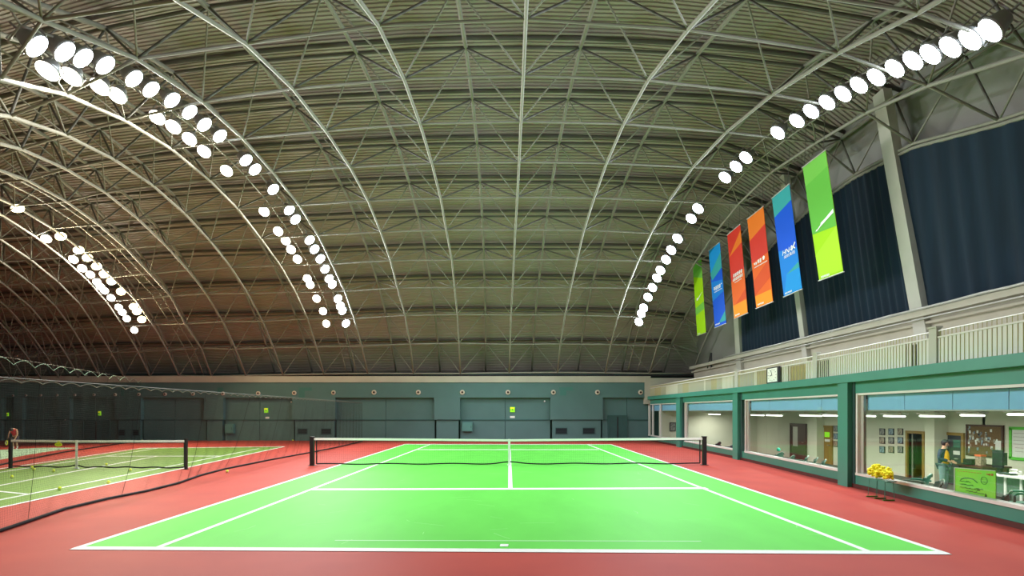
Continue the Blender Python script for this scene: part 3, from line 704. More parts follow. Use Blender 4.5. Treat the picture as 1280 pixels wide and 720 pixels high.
# framed photographs
def frame_pic(x, y, w_, h_, label, group, m):
    p = offx(x, y); yw = abs(offx(x-w_/2, 0).y-offx(x+w_/2, 0).y); hh = h_*p.y/F
    t = thing('framed_photo', label, 'picture', (OX-0.02, p.y, p.z), group)
    put('photo_frame', MB().box((0.005,0,0),(0.025,yw,hh)), M['black'], t, local=True)
    put('photo_print', MB().box((-0.009,0,0),(0.006,yw*0.84,hh*0.86)), m, t, local=True)
ph = [M['photo1'], M['photo3'], M['photo2']]
for r, (y, rn) in enumerate(((539.7,'top'),(550.5,'middle'),(562,'bottom'))):
    for c, (x, cn) in enumerate(((1103.3,'farthest from the open doorway'),(1114.5,'centre column'),(1126,'nearest the open doorway'))):
        frame_pic(x, y, 6.6, 8.2, f'small framed photo in the big window, {rn} row, {cn}', 'photos in rows beside the open doorway', ph[(r*2+c) % 3])
for r, (y, rn) in enumerate(((535.8,'top'),(545.4,'middle'),(555,'bottom'))):
    for c, (x, cn) in enumerate(((1045.2,'beside the oak door'),(1053.2,'half hidden by the pier'))):
        frame_pic(x, y, 5.4, 7.4, f'small framed photo in the middle window, {rn} row, {cn}', 'photos in rows beside the oak door', ph[(r+c*2) % 3])
pf = V((841-CX)*33.57/F, 33.57, HC+(CY-533.5)*33.57/F)
t = thing('framed_photo', 'dark framed picture seen through the farthest office window', 'picture', pf)
put('photo_frame', MB().box((0,0,0),(0.34,0.03,0.5)), M['black'], t, local=True); put('photo_print', MB().box((0,-0.018,0),(0.28,0.006,0.43)), M['photo1'], t, local=True)
# cork board with pinned papers
a, b = offx(1210.5, 533.5), offx(1255, 570)
t = thing('cork_board', 'brown cork notice board covered with pinned cards beside the dark door', 'board', (OX-0.03, (a.y+b.y)/2, (a.z+b.z)/2))
W_, H_ = a.y-b.y, 0.0
H_ = abs(offx(1232,533).z-offx(1232,571).z)
put('board_panel', MB().box((0,0,0),(0.03,W_,H_)), M['cork'], t, local=True)
put('board_frame', MB().box((-0.01,0,H_/2),(0.05,W_+0.06,0.05)).box((-0.01,0,-H_/2),(0.05,W_+0.06,0.05)).box((-0.01,W_/2,0),(0.05,0.05,H_)).box((-0.01,-W_/2,0),(0.05,0.05,H_)), M['brown'], t, local=True)
for k in range(58):
    if k < 46:
        u, v = random.gauss(0.0, 0.19), random.gauss(0.03, 0.2)
    else: u, v = 0.42+random.uniform(-0.03,0.03), -0.4+(k-46)*0.075
    if abs(u) > 0.46 or abs(v) > 0.46: continue
    s = random.uniform(0.035, 0.06)
    put('pinned_card', MB().box((-0.019-0.002*(k%4), u*W_, v*H_),(0.004, s*1.3, s*1.5)), [M['paper'], M['photo1'], M['photo3'], M['paper'], M['photo2']][k%5], t, local=True)
put('pinned_sheet', MB().box((-0.02, -0.40*W_, -0.22*H_),(0.006, W_*0.16, H_*0.5)), M['paper'], t, local=True)
# white board with a green frame
a, b = offx(1265.5, 535), offx(1290, 574); W_ = a.y-b.y; H_ = abs(offx(1275,535.5).z-offx(1275,573.5).z)
t = thing('white_board', 'white board in a bright green frame at the edge of the big window', 'board', (OX-0.03, (a.y+b.y)/2, offx(1275,554.5).z))
put('board_panel', MB().box((0,0,0),(0.03,W_,H_)), M['paper'], t, local=True)
put('board_frame', MB().box((-0.01,0,H_/2),(0.05,W_+0.09,0.08)).box((-0.01,0,-H_/2),(0.05,W_+0.09,0.08)).box((-0.01,W_/2,0),(0.05,0.08,H_)).box((-0.01,-W_/2,0),(0.05,0.08,H_)), M['limeframe'], t, local=True)
bl = MB()
for k in range(6): bl.box((-0.018, 0.05*W_, H_*(0.34-0.12*k)),(0.004, W_*random.uniform(0.4,0.7), 0.012))
put('board_writing', bl, M['slat_grey'], t, local=True)
# desk, monitor, table, things on them
ct = offx(1260, 595.5, 11.6)
t = thing('office_counter', 'white topped office counter with green glass front panels', 'counter', (11.6, ct.y, OZ))
Y0, Y1 = F*11.6/(1300-CX), F*11.6/(1240-CX); zt = 0.27
put('counter_top', MB().bb(11.5, 12.2, Y0, Y1, zt-0.04, zt), M['sill'], t)
n = 3
for k in range(n):
    u, v = Y0+(Y1-Y0)*k/n, Y0+(Y1-Y0)*(k+1)/n
    put('front_panel', MB().bb(11.58, 11.6, u+0.03, v-0.03, OZ+0.05, zt-0.05), M['ofloor'], t)
    put('panel_post', MB().bb(11.55, 11.62, v-0.03, v+0.03, OZ, zt-0.04), M['sill'], t)
put('counter_side', MB().bb(11.62, 12.2, Y1-0.05, Y1, OZ, zt-0.04), M['owall'], t)
mp = offx(1253, 585, 11.85); 
t = thing('monitor', 'black computer monitor standing on the white counter', 'monitor', (11.85, mp.y, zt))
put('screen_panel', MB().bb(11.85-0.14, 11.85-0.10, mp.y-0.17, mp.y+0.13, zt+0.13, zt+0.56), M['screen'], t)
put('monitor_stand', MB().bb(11.76, 11.82, mp.y-0.05, mp.y+0.05, zt+0.01, zt+0.2), M['black'], t)
put('monitor_foot', MB().bb(11.7, 11.95, mp.y-0.13, mp.y+0.13, zt, zt+0.02), M['black'], t)
put('back_casing', MB().bb(11.79, 11.87, mp.y-0.12, mp.y+0.09, zt+0.2, zt+0.5), M['black'], t)
kp = F*11.7/(1247-CX)
t = thing('keyboard', 'dark keyboard lying on the white counter beside the monitor', 'keyboard', (11.7, mp.y-0.35, zt))
put('key_tray', MB().bb(11.6, 11.78, mp.y-0.52, mp.y-0.18, zt, zt+0.03), M['black'], t)
put('key_row', MB().bb(11.62, 11.76, mp.y-0.5, mp.y-0.2, zt+0.03, zt+0.045), M['grille'], t)
cp = F*11.8/(1268-CX)
t = thing('desk_phone', 'pale desk telephone on the white counter near the window edge', 'telephone', (11.8, cp, zt))
put('phone_body', MB().hexa([(11.7,cp-.1,zt),(11.92,cp-.1,zt),(11.92,cp+.1,zt),(11.7,cp+.1,zt),(11.74,cp-.09,zt+.05),(11.9,cp-.09,zt+.1),(11.9,cp+.09,zt+.1),(11.74,cp+.09,zt+.05)]), M['sill'], t)
put('handset', MB().path([(11.8,cp-.1,zt+.1),(11.8,cp-.08,zt+.125),(11.8,cp+.08,zt+.125),(11.8,cp+.1,zt+.1)], 0.02, 6), M['alu'], t)
tY0, tY1 = F*12.9/(1237-CX), F*12.9/(1203-CX)
t = thing('side_table', 'dark table against the office wall below the cork board', 'table', (12.9, tY1, OZ))
put('table_top', MB().bb(12.7, 13.5, tY0, tY1, 0.22, 0.27), M['brown'], t)
for xx in (12.75, 13.42):
    for yy in (tY0+0.05, tY1-0.1): put('leg', MB().bb(xx, xx+0.05, yy, yy+0.05, OZ, 0.22), M['black'], t)
put('table_apron', MB().bb(12.76, 13.44, tY0+0.06, tY1-0.06, 0.12, 0.22), M['brown'], t)
y_ = F*12.95/(1216-CX)
t = thing('printer', 'small black printer on the dark table below the cork board', 'printer', (12.95, y_, 0.27))
put('printer_body', MB().bb(12.8, 13.2, y_-0.16, y_+0.16, 0.27, 0.42), M['black'], t)
put('paper_tray', MB().bb(12.7, 12.8, y_-0.12, y_+0.12, 0.29, 0.31), M['grille'], t)
y_ = F*12.95/(1225.5-CX)
t = thing('tissue_box', 'small reddish box on the dark table beside the printer', 'box', (12.95, y_, 0.27))
put('box_body', MB().bb(12.88, 13.02, y_-0.1, y_+0.1, 0.27, 0.56), M['photo2'], t)
put('box_lid', MB().bb(12.87, 13.03, y_-0.11, y_+0.11, 0.52, 0.57), M['redink'], t)
# plastic armchairs
def make_chair(m, label, loc, rot):
    t = thing('plastic_armchair', label, 'chair', loc, None); t.rotation_euler = (0,0,rot)
    s = MB(); s.hexa([(-.22,-.22,.40),(.22,-.22,.38),(.22,.22,.38),(-.22,.22,.40),(-.21,-.21,.43),(.22,-.21,.41),(.22,.21,.41),(-.21,.21,.43)])
    put('seat', s, m, t, local=True)
    b = MB(); n = 9; vs_ = []
    for i in range(n):
        u = -1+2*i/(n-1)
        for (z, f) in ((.42,0),(.6,.06),(.72,.1),(.80-.10*u*u,.13)):
            vs_.append(V(-.2-f-.02+.05*u*u, u*.22, z)); 
        for (z, f) in ((.42,0),(.6,.06),(.72,.1),(.80-.10*u*u,.13)):
            vs_.append(V(-.2-f+.02+.05*u*u, u*.22, z))
    fs = []
    for i in range(n-1):
        o, q = i*8, (i+1)*8
        for j in range(3): fs += [(o+j, q+j, q+j+1, o+j+1), (o+4+j, o+5+j, q+5+j, q+4+j)]
        fs += [(o+3, q+3, q+7, o+7), (o, o+4, q+4, q)]
    for i in (0, n-1): fs += [tuple(i*8+j for j in (0,1,2,3,7,6,5,4))]
    b.add(vs_, fs); put('backrest', b, m, t, local=True, smooth=False)
    put('rim_highlight', MB().path([V(-.2-.13+.05*u*u, u*.225, .80-.10*u*u+.008) for u in np.linspace(-1,1,9)], 0.009, 5), M['rim'], t, local=True)  # paler edge paints the highlight along the chair back
    for sy in (-1, 1):
        put('armrest', MB().path([(-.27,sy*.23,.60),(-.1,sy*.26,.62),(.14,sy*.26,.62),(.2,sy*.25,.58),(.2,sy*.22,.40)], 0.025, 6), m, t, local=True, smooth=True)
        for sx in (-1, 1):
            put('leg', MB().path([(sx*.19,sy*.19,.40),(sx*.24,sy*.23,0.0)], [0.03, 0.02], 6), m, t, local=True)
    return t
chairs = [(1144,591,M['chair'],'dark green armchair beside the open doorway, farther of the two'),(1157,598.5,M['chair'],'dark green armchair by the open doorway, nearer the person'),
          (1237,611,M['chair'],'dark green armchair just beyond the lime board'),(1281,605,M['chair'],'dark green armchair cut by the picture edge at the counter'),
          (1086,583.5,M['chair'],'dark green armchair behind the yellow flowers'),
          (967,564.5,M['chair'],'dark green armchair in the middle window, under the green ball'),(980,568.5,M['chair'],'dark green armchair in the middle window, second of its row'),
          (997,569.2,M['chair'],'dark green armchair in the middle window, before the brown door'),(1008,571.3,M['chair'],'dark green armchair in the middle window, fourth of its row'),(1017.5,573.6,M['chair'],'dark green armchair in the middle window, last before the oak door'),
          (892,552.0,M['chairnavy'],'navy armchair behind the net post, farthest of three'),(908,554.3,M['chairnavy'],'navy armchair behind the net post, middle of three'),(918,556,M['chairnavy'],'navy armchair behind the net post, next to the pier')]
for x, y, m, lb in chairs:
    Y = F*(HC-(OZ+0.80))/(y-CY); X = (x-CX)*Y/F
    c = make_chair(m, lb, (X, Y, OZ), math.pi*0.5+random.uniform(-0.5, 0.5)+math.pi*0.3)
    c['group'] = 'plastic armchairs in the office'
p = V(9.9, F*9.9/(973-CX), 0); p.z = HC+(CY-562)*p.y/F
t = thing('exercise_ball', 'small turquoise ball on the back of a green chair', 'ball', p)
put('ball_skin', MB().sphere((0,0,0), 0.07, 14, 10), mat('turquoise_rubber', (0.03,0.62,0.45), 0.4), t, local=True, smooth=True)
put('ball_valve', MB().disc_stack((-0.065,0,0.02), (-1,0,0.2), [(0.008,0),(0.006,0.008)], 6), M['sill'], t, local=True)
# lime board leaning inside the big window
a, b = bays[3]; n_ = 0.16
p0, p1 = on_line(a, b, 1181.8), on_line(a, b, 1231.5)
d = (p1-p0).normalized(); nn = V(-d.y, d.x, 0); nn = nn if nn.x > 0 else -nn
t = thing('lime_board', 'lime green hand lettered board standing inside the big office window', 'board', p0+nn*n_+V(0,0,0.2))
zt0, zt1 = HC+(CY-584.5)*p0.y/F, HC+(CY-588.5)*p1.y/F
L = (p1-p0).length
def lb(u, v, o=0.0):            # board coordinates, u along, v up, 0..1
    q = p0+d*(u*L)+nn*(n_-o); return V(q.x, q.y, 0.27+v*(zt0*(1-u)+zt1*u-0.27))
put('board_sheet', MB().slab([lb(0,0), lb(1,0), lb(1,1), lb(0,1)], nn*0.012), M['neon'], t)
put('board_edge', MB().path([lb(0,0,0.004), lb(0,1,0.004)], 0.012, 5).path([lb(0,1,0.004), lb(1,1,0.004)], 0.006, 5), M['paper'], t)
ink = MB()
def stroke(pts, r): ink.path([lb(u, v, 0.004) for u, v in pts], r, 4)
stroke([(0.16,0.60),(0.24,0.66),(0.36,0.68),(0.48,0.66),(0.58,0.56)], 0.008)
for r_, (v, u0, u1) in enumerate(((0.55,0.14,0.42),(0.44,0.14,0.46),(0.33,0.14,0.62),(0.36,0.52,0.70),(0.24,0.3,0.8))):
    u = u0
    while u < u1:
        w2 = random.uniform(0.015, 0.04); stroke([(u, v-0.02*(u-u0)*2+random.uniform(-.015,.015)), (u+w2*0.5, v+random.uniform(-.03,.03)), (u+w2, v-0.02*(u-u0)*2+random.uniform(-.02,.02))], 0.0045); u += w2+0.012
stroke([(0.74+0.075*math.cos(q), 0.66+0.12*math.sin(q)) for q in np.linspace(0, 2*math.pi, 17)], 0.004)
stroke([(0.71,0.69),(0.715,0.70)], 0.006); stroke([(0.765,0.69),(0.77,0.70)], 0.006); stroke([(0.70,0.63),(0.74,0.60),(0.78,0.63)], 0.004)
stroke([(0.76,0.08),(0.77,0.2),(0.79,0.1),(0.80,0.22)], 0.008)
put('board_writing', ink, M['ink'], t)
ink = MB(); stroke([(0.80,0.88),(0.84,0.86)], 0.01); stroke([(0.86,0.90),(0.87,0.84)], 0.012); stroke([(0.90,0.87),(0.95,0.87)], 0.012); stroke([(0.93,0.91),(0.925,0.84)], 0.01)
for k in range(9): stroke([(0.08+0.07*k,0.90-0.002*k),(0.12+0.07*k,0.885)], 0.004)
put('board_heading', ink, M['redink'], t)
# flower stand on the court side of the sill
fp = flo(1105.5, 623.5); fp.x -= 0.07
t = thing('flower_stand', 'yellow flowers massed on a thin metal stand before the office sill', 'flowers', (fp.x, fp.y, 0))
zt = 0.39
put('stand_tray', MB().bb(fp.x-.1, fp.x+.1, fp.y-.33, fp.y+.33, zt-0.02, zt), M['ogreen'], t)
for sx in (-1, 1):
    for sy in (-1, 0, 1): put('stand_leg', MB().path([(fp.x+sx*.08, fp.y+sy*.25, zt), (fp.x+sx*.1, fp.y+sy*.27, 0.0)], 0.005, 5), M['ogreen'], t)
for sy in (-1, 0, 1): put('stand_foot', MB().path([(fp.x-.13, fp.y+sy*.27, 0.012), (fp.x+.1, fp.y+sy*.27, 0.012)], 0.014, 5), M['leaf'], t)
for k in range(110):
    th = random.uniform(0, 2*math.pi); r_ = math.sqrt(random.random())
    c = V(fp.x+0.11*r_*math.cos(th), fp.y+0.36*r_*math.sin(th), zt+0.03+0.27*random.uniform(0.1,1)*(1-0.45*r_*r_))
    fm = MB(); rr = random.uniform(0.034, 0.052)
    for q in range(5):
        an = q*math.pi/3+random.random(); e = V(math.cos(an)*0.7-0.5, math.sin(an), random.uniform(0.1,0.6)).normalized()*rr*1.2; s = V(-e.y, e.x, 0).normalized()*rr*0.45
        fm.add([c, c+e*0.5+s, c+e, c+e*0.5-s, c+e*0.5+V(0,0,rr*.4)], [(0,1,4),(1,2,4),(2,3,4),(3,0,4)])
    fm.sphere(c+V(-0.01,0,0.004), rr*0.7, 7, 5)
    put('flower', fm, M['flower'], t)
lf = MB()
for k in range(40):
    c = V(fp.x+random.uniform(-.11,.11), fp.y+random.uniform(-.28,.28), zt+random.uniform(0.0,0.1)); e = V(random.uniform(-1,1), random.uniform(-1,1), random.uniform(-.2,.6)).normalized()*0.05; s = e.cross(V(0,0,1))*0.35
    lf.add([c, c+e*.5+s, c+e, c+e*.5-s], [(0,1,2,3)])
put('flower_leaves', lf, M['leaf'], t, kind='stuff')

# ------------------------------------------------------------------ terrace railing of upright slats
runs = [(PTS[0], PTS[1]), (PTS[1], PTS[2]), (PTS[2], PTS[3]), (PTS[3], V(7.556, 7.5, 0))]
slat_me = {k: MB().box((0,0,0.24),(0.02,0.101,0.48)).mesh('slat', M[k]) for k in ('slat','slat_grey','slat_tan')}
rt = ['far railing run of off white slats near the teal wall','railing run of weathered slats above the window behind the net post','railing run of off white slats beside the square clock','nearest railing run of white slats above the big window']
for i, (a, b) in enumerate(runs):
    d = (b-a).normalized(); L = (b-a).length; n = int(L/0.105); nn = V(-d.y, d.x, 0); nn = nn if nn.x > 0 else -nn
    t = thing('terrace_railing', rt[i], 'railing', (a.x, a.y, ZC1))
    ang = math.atan2(d.y, d.x)-math.pi/2
    bars = MB()
    for k in range(n):
        p = a+d*((k+0.5)*L/n)+nn*0.02+V(0,0,ZC1); xx = CX+F*p.x/p.y
        bars.path([p+d*0.05*L/n/0.105+nn*-0.015, p+d*0.05*L/n/0.105+nn*-0.015+V(0,0,0.60)], 0.006, 4)
        if (1134.5 < xx < 1151) or (1022 < xx < 1037):
            put('narrow_slat', MB().box(p+V(0,0,0.24),(0.02,0.03,0.46)), M['slat'], t); continue
        if 985 < xx < 1008:
            if k % 2: put('narrow_slat', MB().box(p+V(0,0,0.22),(0.02,0.03,0.44)), M['slat_tan'], t)
            continue
        key = 'slat'
        if xx < 925: key = ['slat','slat_grey','slat_tan','slat_grey','slat'][(int(xx/7)) % 5]
        if 947 < xx < 962: key = 'slat_tan'
        if 868 < xx < 880 or 925 < xx < 944: key = 'slat_grey'
        o = put('slat', slat_me[key], None, t); o.location = p-t.location; o.rotation_euler = (0,0,ang)
    put('yellow_bars', bars, M['yellow_bar'], t, kind='stuff')
    put('top_rail', MB().path([a+nn*0.02+V(0,0,ZC1+0.60), b+nn*0.02+V(0,0,ZC1+0.60)], 0.016, 6), M['slat'], t)
    put('slat_rail', wbox(a, b, ZC1+0.47, ZC1+0.50, -0.005, 0.045), M['slat'], t)
for i, x in ((1, 853), (2, 928.5), (2, 1060)):
    pass
for a, b, x, lbx in ((PTS[2], PTS[3], 1019.5, 'near the black gap of the middle run'), (PTS[3], PTS[4], 1167.5, 'below the thick gable column'), (PTS[1], PTS[2], 921, 'at the far end of the weathered run')):
    p = on_line(a, b, x)
    t = thing('railing_post', 'grey beige railing post '+lbx, 'post', (p.x+0.02, p.y, ZC1))
    put('post_shaft', MB().bb(p.x-0.03, p.x+0.06, p.y-0.1, p.y+0.1, ZC1, ZC1+0.66), M['column'], t)
    put('post_cap', MB().bb(p.x-0.05, p.x+0.08, p.y-0.12, p.y+0.12, ZC1+0.66, ZC1+0.69), M['column'], t)
# black backing added so the open gaps look dark, tan board behind the narrow slats
for x0, x1, i, m, nm, lbx in ((1132,1153,3,M['void'],'dark_gap_backing','black backing added to darken the three gaps in the nearest railing'),(1021,1039,2,M['void'],'dark_gap_backing','black backing added to darken the gaps beside the clock railing'),(984,1010,2,M['tan'],'plywood_sheet','tan plywood sheet behind the narrow slats past the clock')):
    a, b = bays[i]; p, q = on_line(a, b, x0), on_line(a, b, x1)
    put(nm, wbox(p, q, ZC1+0.005, ZC1+0.45, 0.09, 0.11), m, label=lbx, category='panel')
# square wall clock on the railing
a, b = bays[2]; p0, p1 = on_line(a, b, 961.8), on_line(a, b, 976.8)
d = (p1-p0).normalized(); nn = V(-d.y, d.x, 0); nn = nn if nn.x > 0 else -nn
c = (p0+p1)/2; W_ = (p1-p0).length; zc0, zc1 = HC+(CY-478.8)*c.y/F, HC+(CY-459)*c.y/F; H_ = zc1-zc0; zc = (zc0+zc1)/2
t = thing('square_clock', 'square white clock in a black frame hung on the railing', 'clock', V(c.x, c.y, zc)-nn*0.05)
def ck(u, v, o): q = c+d*(u*W_)-nn*(0.03+o); return V(q.x, q.y, zc+v*H_)
put('clock_body', MB().slab([ck(-.5,-.5,0),ck(.5,-.5,0),ck(.5,.5,0),ck(-.5,.5,0)], -nn*0.06), M['black'], t)
put('clock_face', MB().slab([ck(-.4,-.43,.06),ck(.4,-.43,.06),ck(.4,.43,.06),ck(-.4,.43,.06)], -nn*0.006), M['clockface'], t)
tk = MB()
for k in range(12):
    an = k*math.pi/6; tk.path([ck(.30*math.sin(an),.33*math.cos(an),.068), ck(.36*math.sin(an),.39*math.cos(an),.068)], 0.008, 4)
put('hour_mark', tk, M['black'], t)
put('hour_hand', MB().path([ck(0,0,.07), ck(-.2,-.03,.07)], 0.012, 4), M['black'], t)
put('minute_hand', MB().path([ck(0,0,.072), ck(-.1,.3,.072)], 0.009, 4), M['black'], t)
# ------------------------------------------------------------------ hanging banners
def fmat(n, c): return mat('banner_'+n, c, 0.8, spec=0.1)
BC = {'lime': fmat('lime',(0.36,0.66,0.01)), 'lime2': fmat('light_lime',(0.42,0.7,0.03)), 'grass': fmat('grass_green',(0.13,0.46,0.06)), 'grass2': fmat('mid_green',(0.18,0.52,0.08)),
      'blue': fmat('royal_blue',(0.008,0.09,0.66)), 'sky': fmat('sky_blue',(0.01,0.2,0.68)), 'azure': fmat('azure',(0.012,0.27,0.7)), 'teal': fmat('sea_teal',(0.04,0.33,0.36)),
      'orange': fmat('orange',(0.76,0.12,0.012)), 'orange2': fmat('light_orange',(0.78,0.18,0.02)), 'red': fmat('coral_red',(0.64,0.04,0.025)), 'amber': fmat('amber_orange',(0.85,0.28,0.01)), 'deep': fmat('deep_orange',(0.66,0.075,0.012))}
def banner(label, TL, TR, BR, BL, xb, basec, patches, art):
    def dn(p):
        Y = F*xb/(p[0]-CX); return V(xb, Y, HC+(CY-p[1])*Y/F)
    bl, br = dn(BL), dn(BR)
    tl = V((TL[0]-CX)*bl.y/F, bl.y, HC+(CY-TL[1])*bl.y/F); trr = V((TR[0]-CX)*br.y/F, br.y, HC+(CY-TR[1])*br.y/F)
    zt, zb = (tl.z+trr.z)/2, (bl.z+br.z)/2
    xt = (tl.x+trr.x)/2
    tl, trr, bl, br = V(xt, tl.y, zt+(tl.z-zt)*.6), V(xt, trr.y, zt+(trr.z-zt)*.6), V(xb, bl.y, zb+(bl.z-zb)*.6), V(xb, br.y, zb+(br.z-zb)*.6)
    trr = tl+(br-bl)                               # one plane
    n = (br-bl).cross(tl-bl).normalized(); n = n if n.x < 0 else -n
    t = thing('hanging_banner', label, 'banner', (tl+trr)/2, 'sports banners hanging before the gable')
    def uv(u, v, o=0.0): return (tl*(1-u)+trr*u)*(1-v)+(bl*(1-u)+br*u)*v+n*o
    names = [basec]+[c for c, _ in patches]
    mb = MB(); mb.slab([uv(0,0), uv(1,0), uv(1,1), uv(0,1)], -n*0.01)
    for i, (c, poly) in enumerate(patches):
        mb.cur = i+1; mb.slab([uv(u, v, 0.0008*(i+1)) for u, v in poly], n*0.0006)
    put('banner_cloth', mb, [BC[c] for c in names], t)
    put('banner_rod', MB().path([uv(-.03,0), uv(1.03,0)], 0.022, 6), M['alu'], t)
    put('banner_rod', MB().path([uv(-.03,1), uv(1.03,1)], 0.018, 6), M['alu'], t)
    for u in (0.08, 0.92):
        p = uv(u, 0); put('hanging_cord', MB().path([p, p+V(0.05,0,1.2)], 0.008, 4), M['steel2'], t)
    AR = {}
    def ink(k): return AR.setdefault(k, MB())
    H_ = (tl-bl).length; Wd = (trr-tl).length
    def bar(u0, v0, u1, v1, th, key='banner_emblem'): # flat ink stroke, thickness in metres
        a, b = uv(u0, v0, 0.008), uv(u1, v1, 0.008); dd = (b-a)
        if dd.length < 1e-6: return
        s = dd.normalized().cross(n)*th/2; ink(key).slab([a-s, a+s, b+s, b-s], n*0.002)
    def poly(pts): ink('banner_emblem').slab([uv(u, v, 0.008) for u, v in pts], n*0.002)
    def letters(txt, u0, u1, v1, hgt, skew=0.0):
        cu = bpy.data.curves.new('lettering', 'FONT'); cu.body = txt; cu.size = 1.0; cu.resolution_u = 2
        ob = bpy.data.objects.new('lettering', cu); COL.objects.link(ob)
        bpy.context.view_layer.update()
        me = bpy.data.meshes.new_from_object(ob.evaluated_get(bpy.context.evaluated_depsgraph_get()))
        bpy.data.objects.remove(ob)
        if len(me.vertices) == 0: return
        co_ = np.array([v.co for v in me.vertices]); x0, x1 = co_[:,0].min(), co_[:,0].max(); y0, y1 = co_[:,1].min(), co_[:,1].max()
        vv = []
        for x, y, z in co_:
            fy = (y-y0)/(y1-y0); fx_ = (x-x0)/(x1-x0)
            vv.append(uv(u0+(u1-u0)*fx_+skew*(fy-0.5), v1-hgt*fy, 0.011))
        ink('lettering %.3f' % v1).add(vv, [tuple(p.vertices) for p in me.polygons])
    def glyphs(u0, u1, v, h_, cnt, skew=0.0):      # small print too far away to read
        w2 = (u1-u0)/cnt; kk = 'lettering %.3f' % v
        for k in range(cnt):
            u = u0+k*w2; rr = random.Random(k*7+int(v*100))
            bar(u+skew, v-h_, u+w2*.75+skew, v-h_, h_*H_*.24, kk); bar(u+w2*.35+skew*.5, v-h_, u+w2*.35-skew*.3, v, w2*Wd*.22, kk)
            bar(u, v-h_*rr.choice((.4,.5,.6)), u+w2*.75, v-h_*.5, h_*H_*.2, kk)
            if rr.random() < .7: bar(u, v, u+w2*.75, v, h_*H_*.2, kk)
            bar(u+w2*.72+skew*.5, v-h_, u+w2*.72-skew*.3, v, w2*Wd*.16, kk)
    art(bar, poly, letters, glyphs)
    for k, m in AR.items(): put(k.split()[0], m, M['white'], t)
def art1(bar, poly, letters, glyphs):
    poly([(0.16,0.583),(0.22,0.585),(0.40,0.562),(0.97,0.508),(0.98,0.477),(0.60,0.520),(0.42,0.535),(0.40,0.548),(0.25,0.572),(0.21,0.570)])
    glyphs(0.12, 0.48, 0.985, 0.014, 6)
def art2(bar, poly, letters, glyphs):
    letters('HNA', 0.24, 0.80, 0.605, 0.045, 0.06); bar(0.72,0.603,0.95,0.545,0.05); bar(0.74,0.56,0.92,0.60,0.04)
    letters('海航集团', 0.28, 0.88, 0.645, 0.032)
    glyphs(0.1, 0.5, 0.98, 0.012, 5)
def art3(bar, poly, letters, glyphs):
    glyphs(0.14, 0.34, 0.535, 0.022, 2); glyphs(0.36, 0.62, 0.535, 0.032, 2, 0.02); poly([(0.68,0.50),(0.76,0.487),(0.82,0.505),(0.78,0.53),(0.70,0.532)]); glyphs(0.14, 0.94, 0.565, 0.008, 14)
    glyphs(0.12, 0.5, 0.975, 0.014, 5)
def art4(bar, poly, letters, glyphs):
    glyphs(0.2, 0.9, 0.525, 0.03, 5, 0.03); glyphs(0.15, 0.9, 0.57, 0.026, 7, 0.03); glyphs(0.28, 0.8, 0.598, 0.009, 9)
    glyphs(0.1, 0.45, 0.975, 0.014, 5)
def art5(bar, poly, letters, glyphs):
    glyphs(0.18, 0.82, 0.535, 0.036, 4, 0.02); bar(0.86,0.50,0.92,0.50,0.05); glyphs(0.22, 0.9, 0.565, 0.009, 11); glyphs(0.1, 0.5, 0.975, 0.014, 5)
def art6(bar, poly, letters, glyphs):
    poly([(0.22,0.497),(0.24,0.525),(0.36,0.525),(0.92,0.445),(0.40,0.497),(0.32,0.493)])
    glyphs(0.1, 0.4, 0.985, 0.012, 4)
XB = 9.4
banner('largest green and lime banner, nearest the viewer, with a white slanted mark', (1005.5,208),(1029.5,191.5),(1054,340.5),(1024,350.5), XB, 'lime',
       [('grass2',[(0,0),(1,0),(1,0.615),(0,0.595)]),('grass',[(0,0.17),(1,0.13),(1,0.62),(0,0.595)]),('lime2',[(0,0.78),(1,0.62),(1,0.98),(0.05,0.985)])], art1)
banner('royal blue banner with white capitals and a teal top corner', (966,247.5),(985.5,231),(1002.5,361.3),(979.9,371.4), XB, 'sky',
       [('teal',[(0,0),(1,0),(1,0.15),(0,0.20)]),('blue',[(0,0.20),(1,0.15),(1,0.60),(0,0.54)]),('teal',[(1,0.735),(0.3,0.80),(1,0.79)]),('azure',[(0.3,0.80),(1,0.79),(1,0.99),(0.05,0.99)])], art2)
banner('orange banner with a coral middle and an emblem, third from the viewer', (935,273.3),(953,260),(966.2,377.3),(945.5,385.6), XB, 'orange',
       [('orange2',[(0,0),(1,0),(1,0.18),(0,0.25)]),('red',[(0,0.25),(1,0.18),(1,0.48),(0,0.50)]),('deep',[(0,0.70),(1,0.55),(1,0.74),(0,0.86)]),('amber',[(0,0.865),(0.98,0.865),(1,0.99),(0.03,0.99)])], art3)
banner('coral red banner with two bold white lines, fourth from the viewer', (909.8,293.5),(924.4,282.3),(934.6,391),(917.9,398.9), XB, 'orange',
       [('red',[(0,0),(1,0),(1,0.50),(0,0.56)]),('orange2',[(0,0.27),(1,0.06),(1,0.2)]),('deep',[(0.2,0.84),(1,0.72),(1,0.83)]),('amber',[(0,0.845),(1,0.845),(1,0.99),(0.03,0.99)])], art4)
banner('narrow blue banner with a deep blue wedge, next to the far green one', (886.5,313),(899,303.8),(907.7,404.3),(893.5,409.8), XB, 'blue',
       [('azure',[(0,0),(1,0),(1,0.2),(0,0.3)]),('teal',[(0,0.3),(1,0.12),(1,0.31),(0.1,0.40)]),('sky',[(0,0.41),(1,0.46),(1,0.6),(0,0.66)]),('teal',[(0.4,0.96),(1,0.84),(1,0.96)])], art5)
banner('smallest lime banner with a white tick, farthest from the viewer', (866.3,330),(875.8,323.3),(882.3,415.9),(871.5,419.8), XB, 'lime',
       [('grass2',[(0,0),(1,0),(1,0.27),(0,0.18)]),('grass',[(0.2,0.0),(1,0.02),(1,0.12),(0,0.16)]),('grass2',[(0,0.62),(1,0.58),(1,0.68),(0,0.72)])], art6)

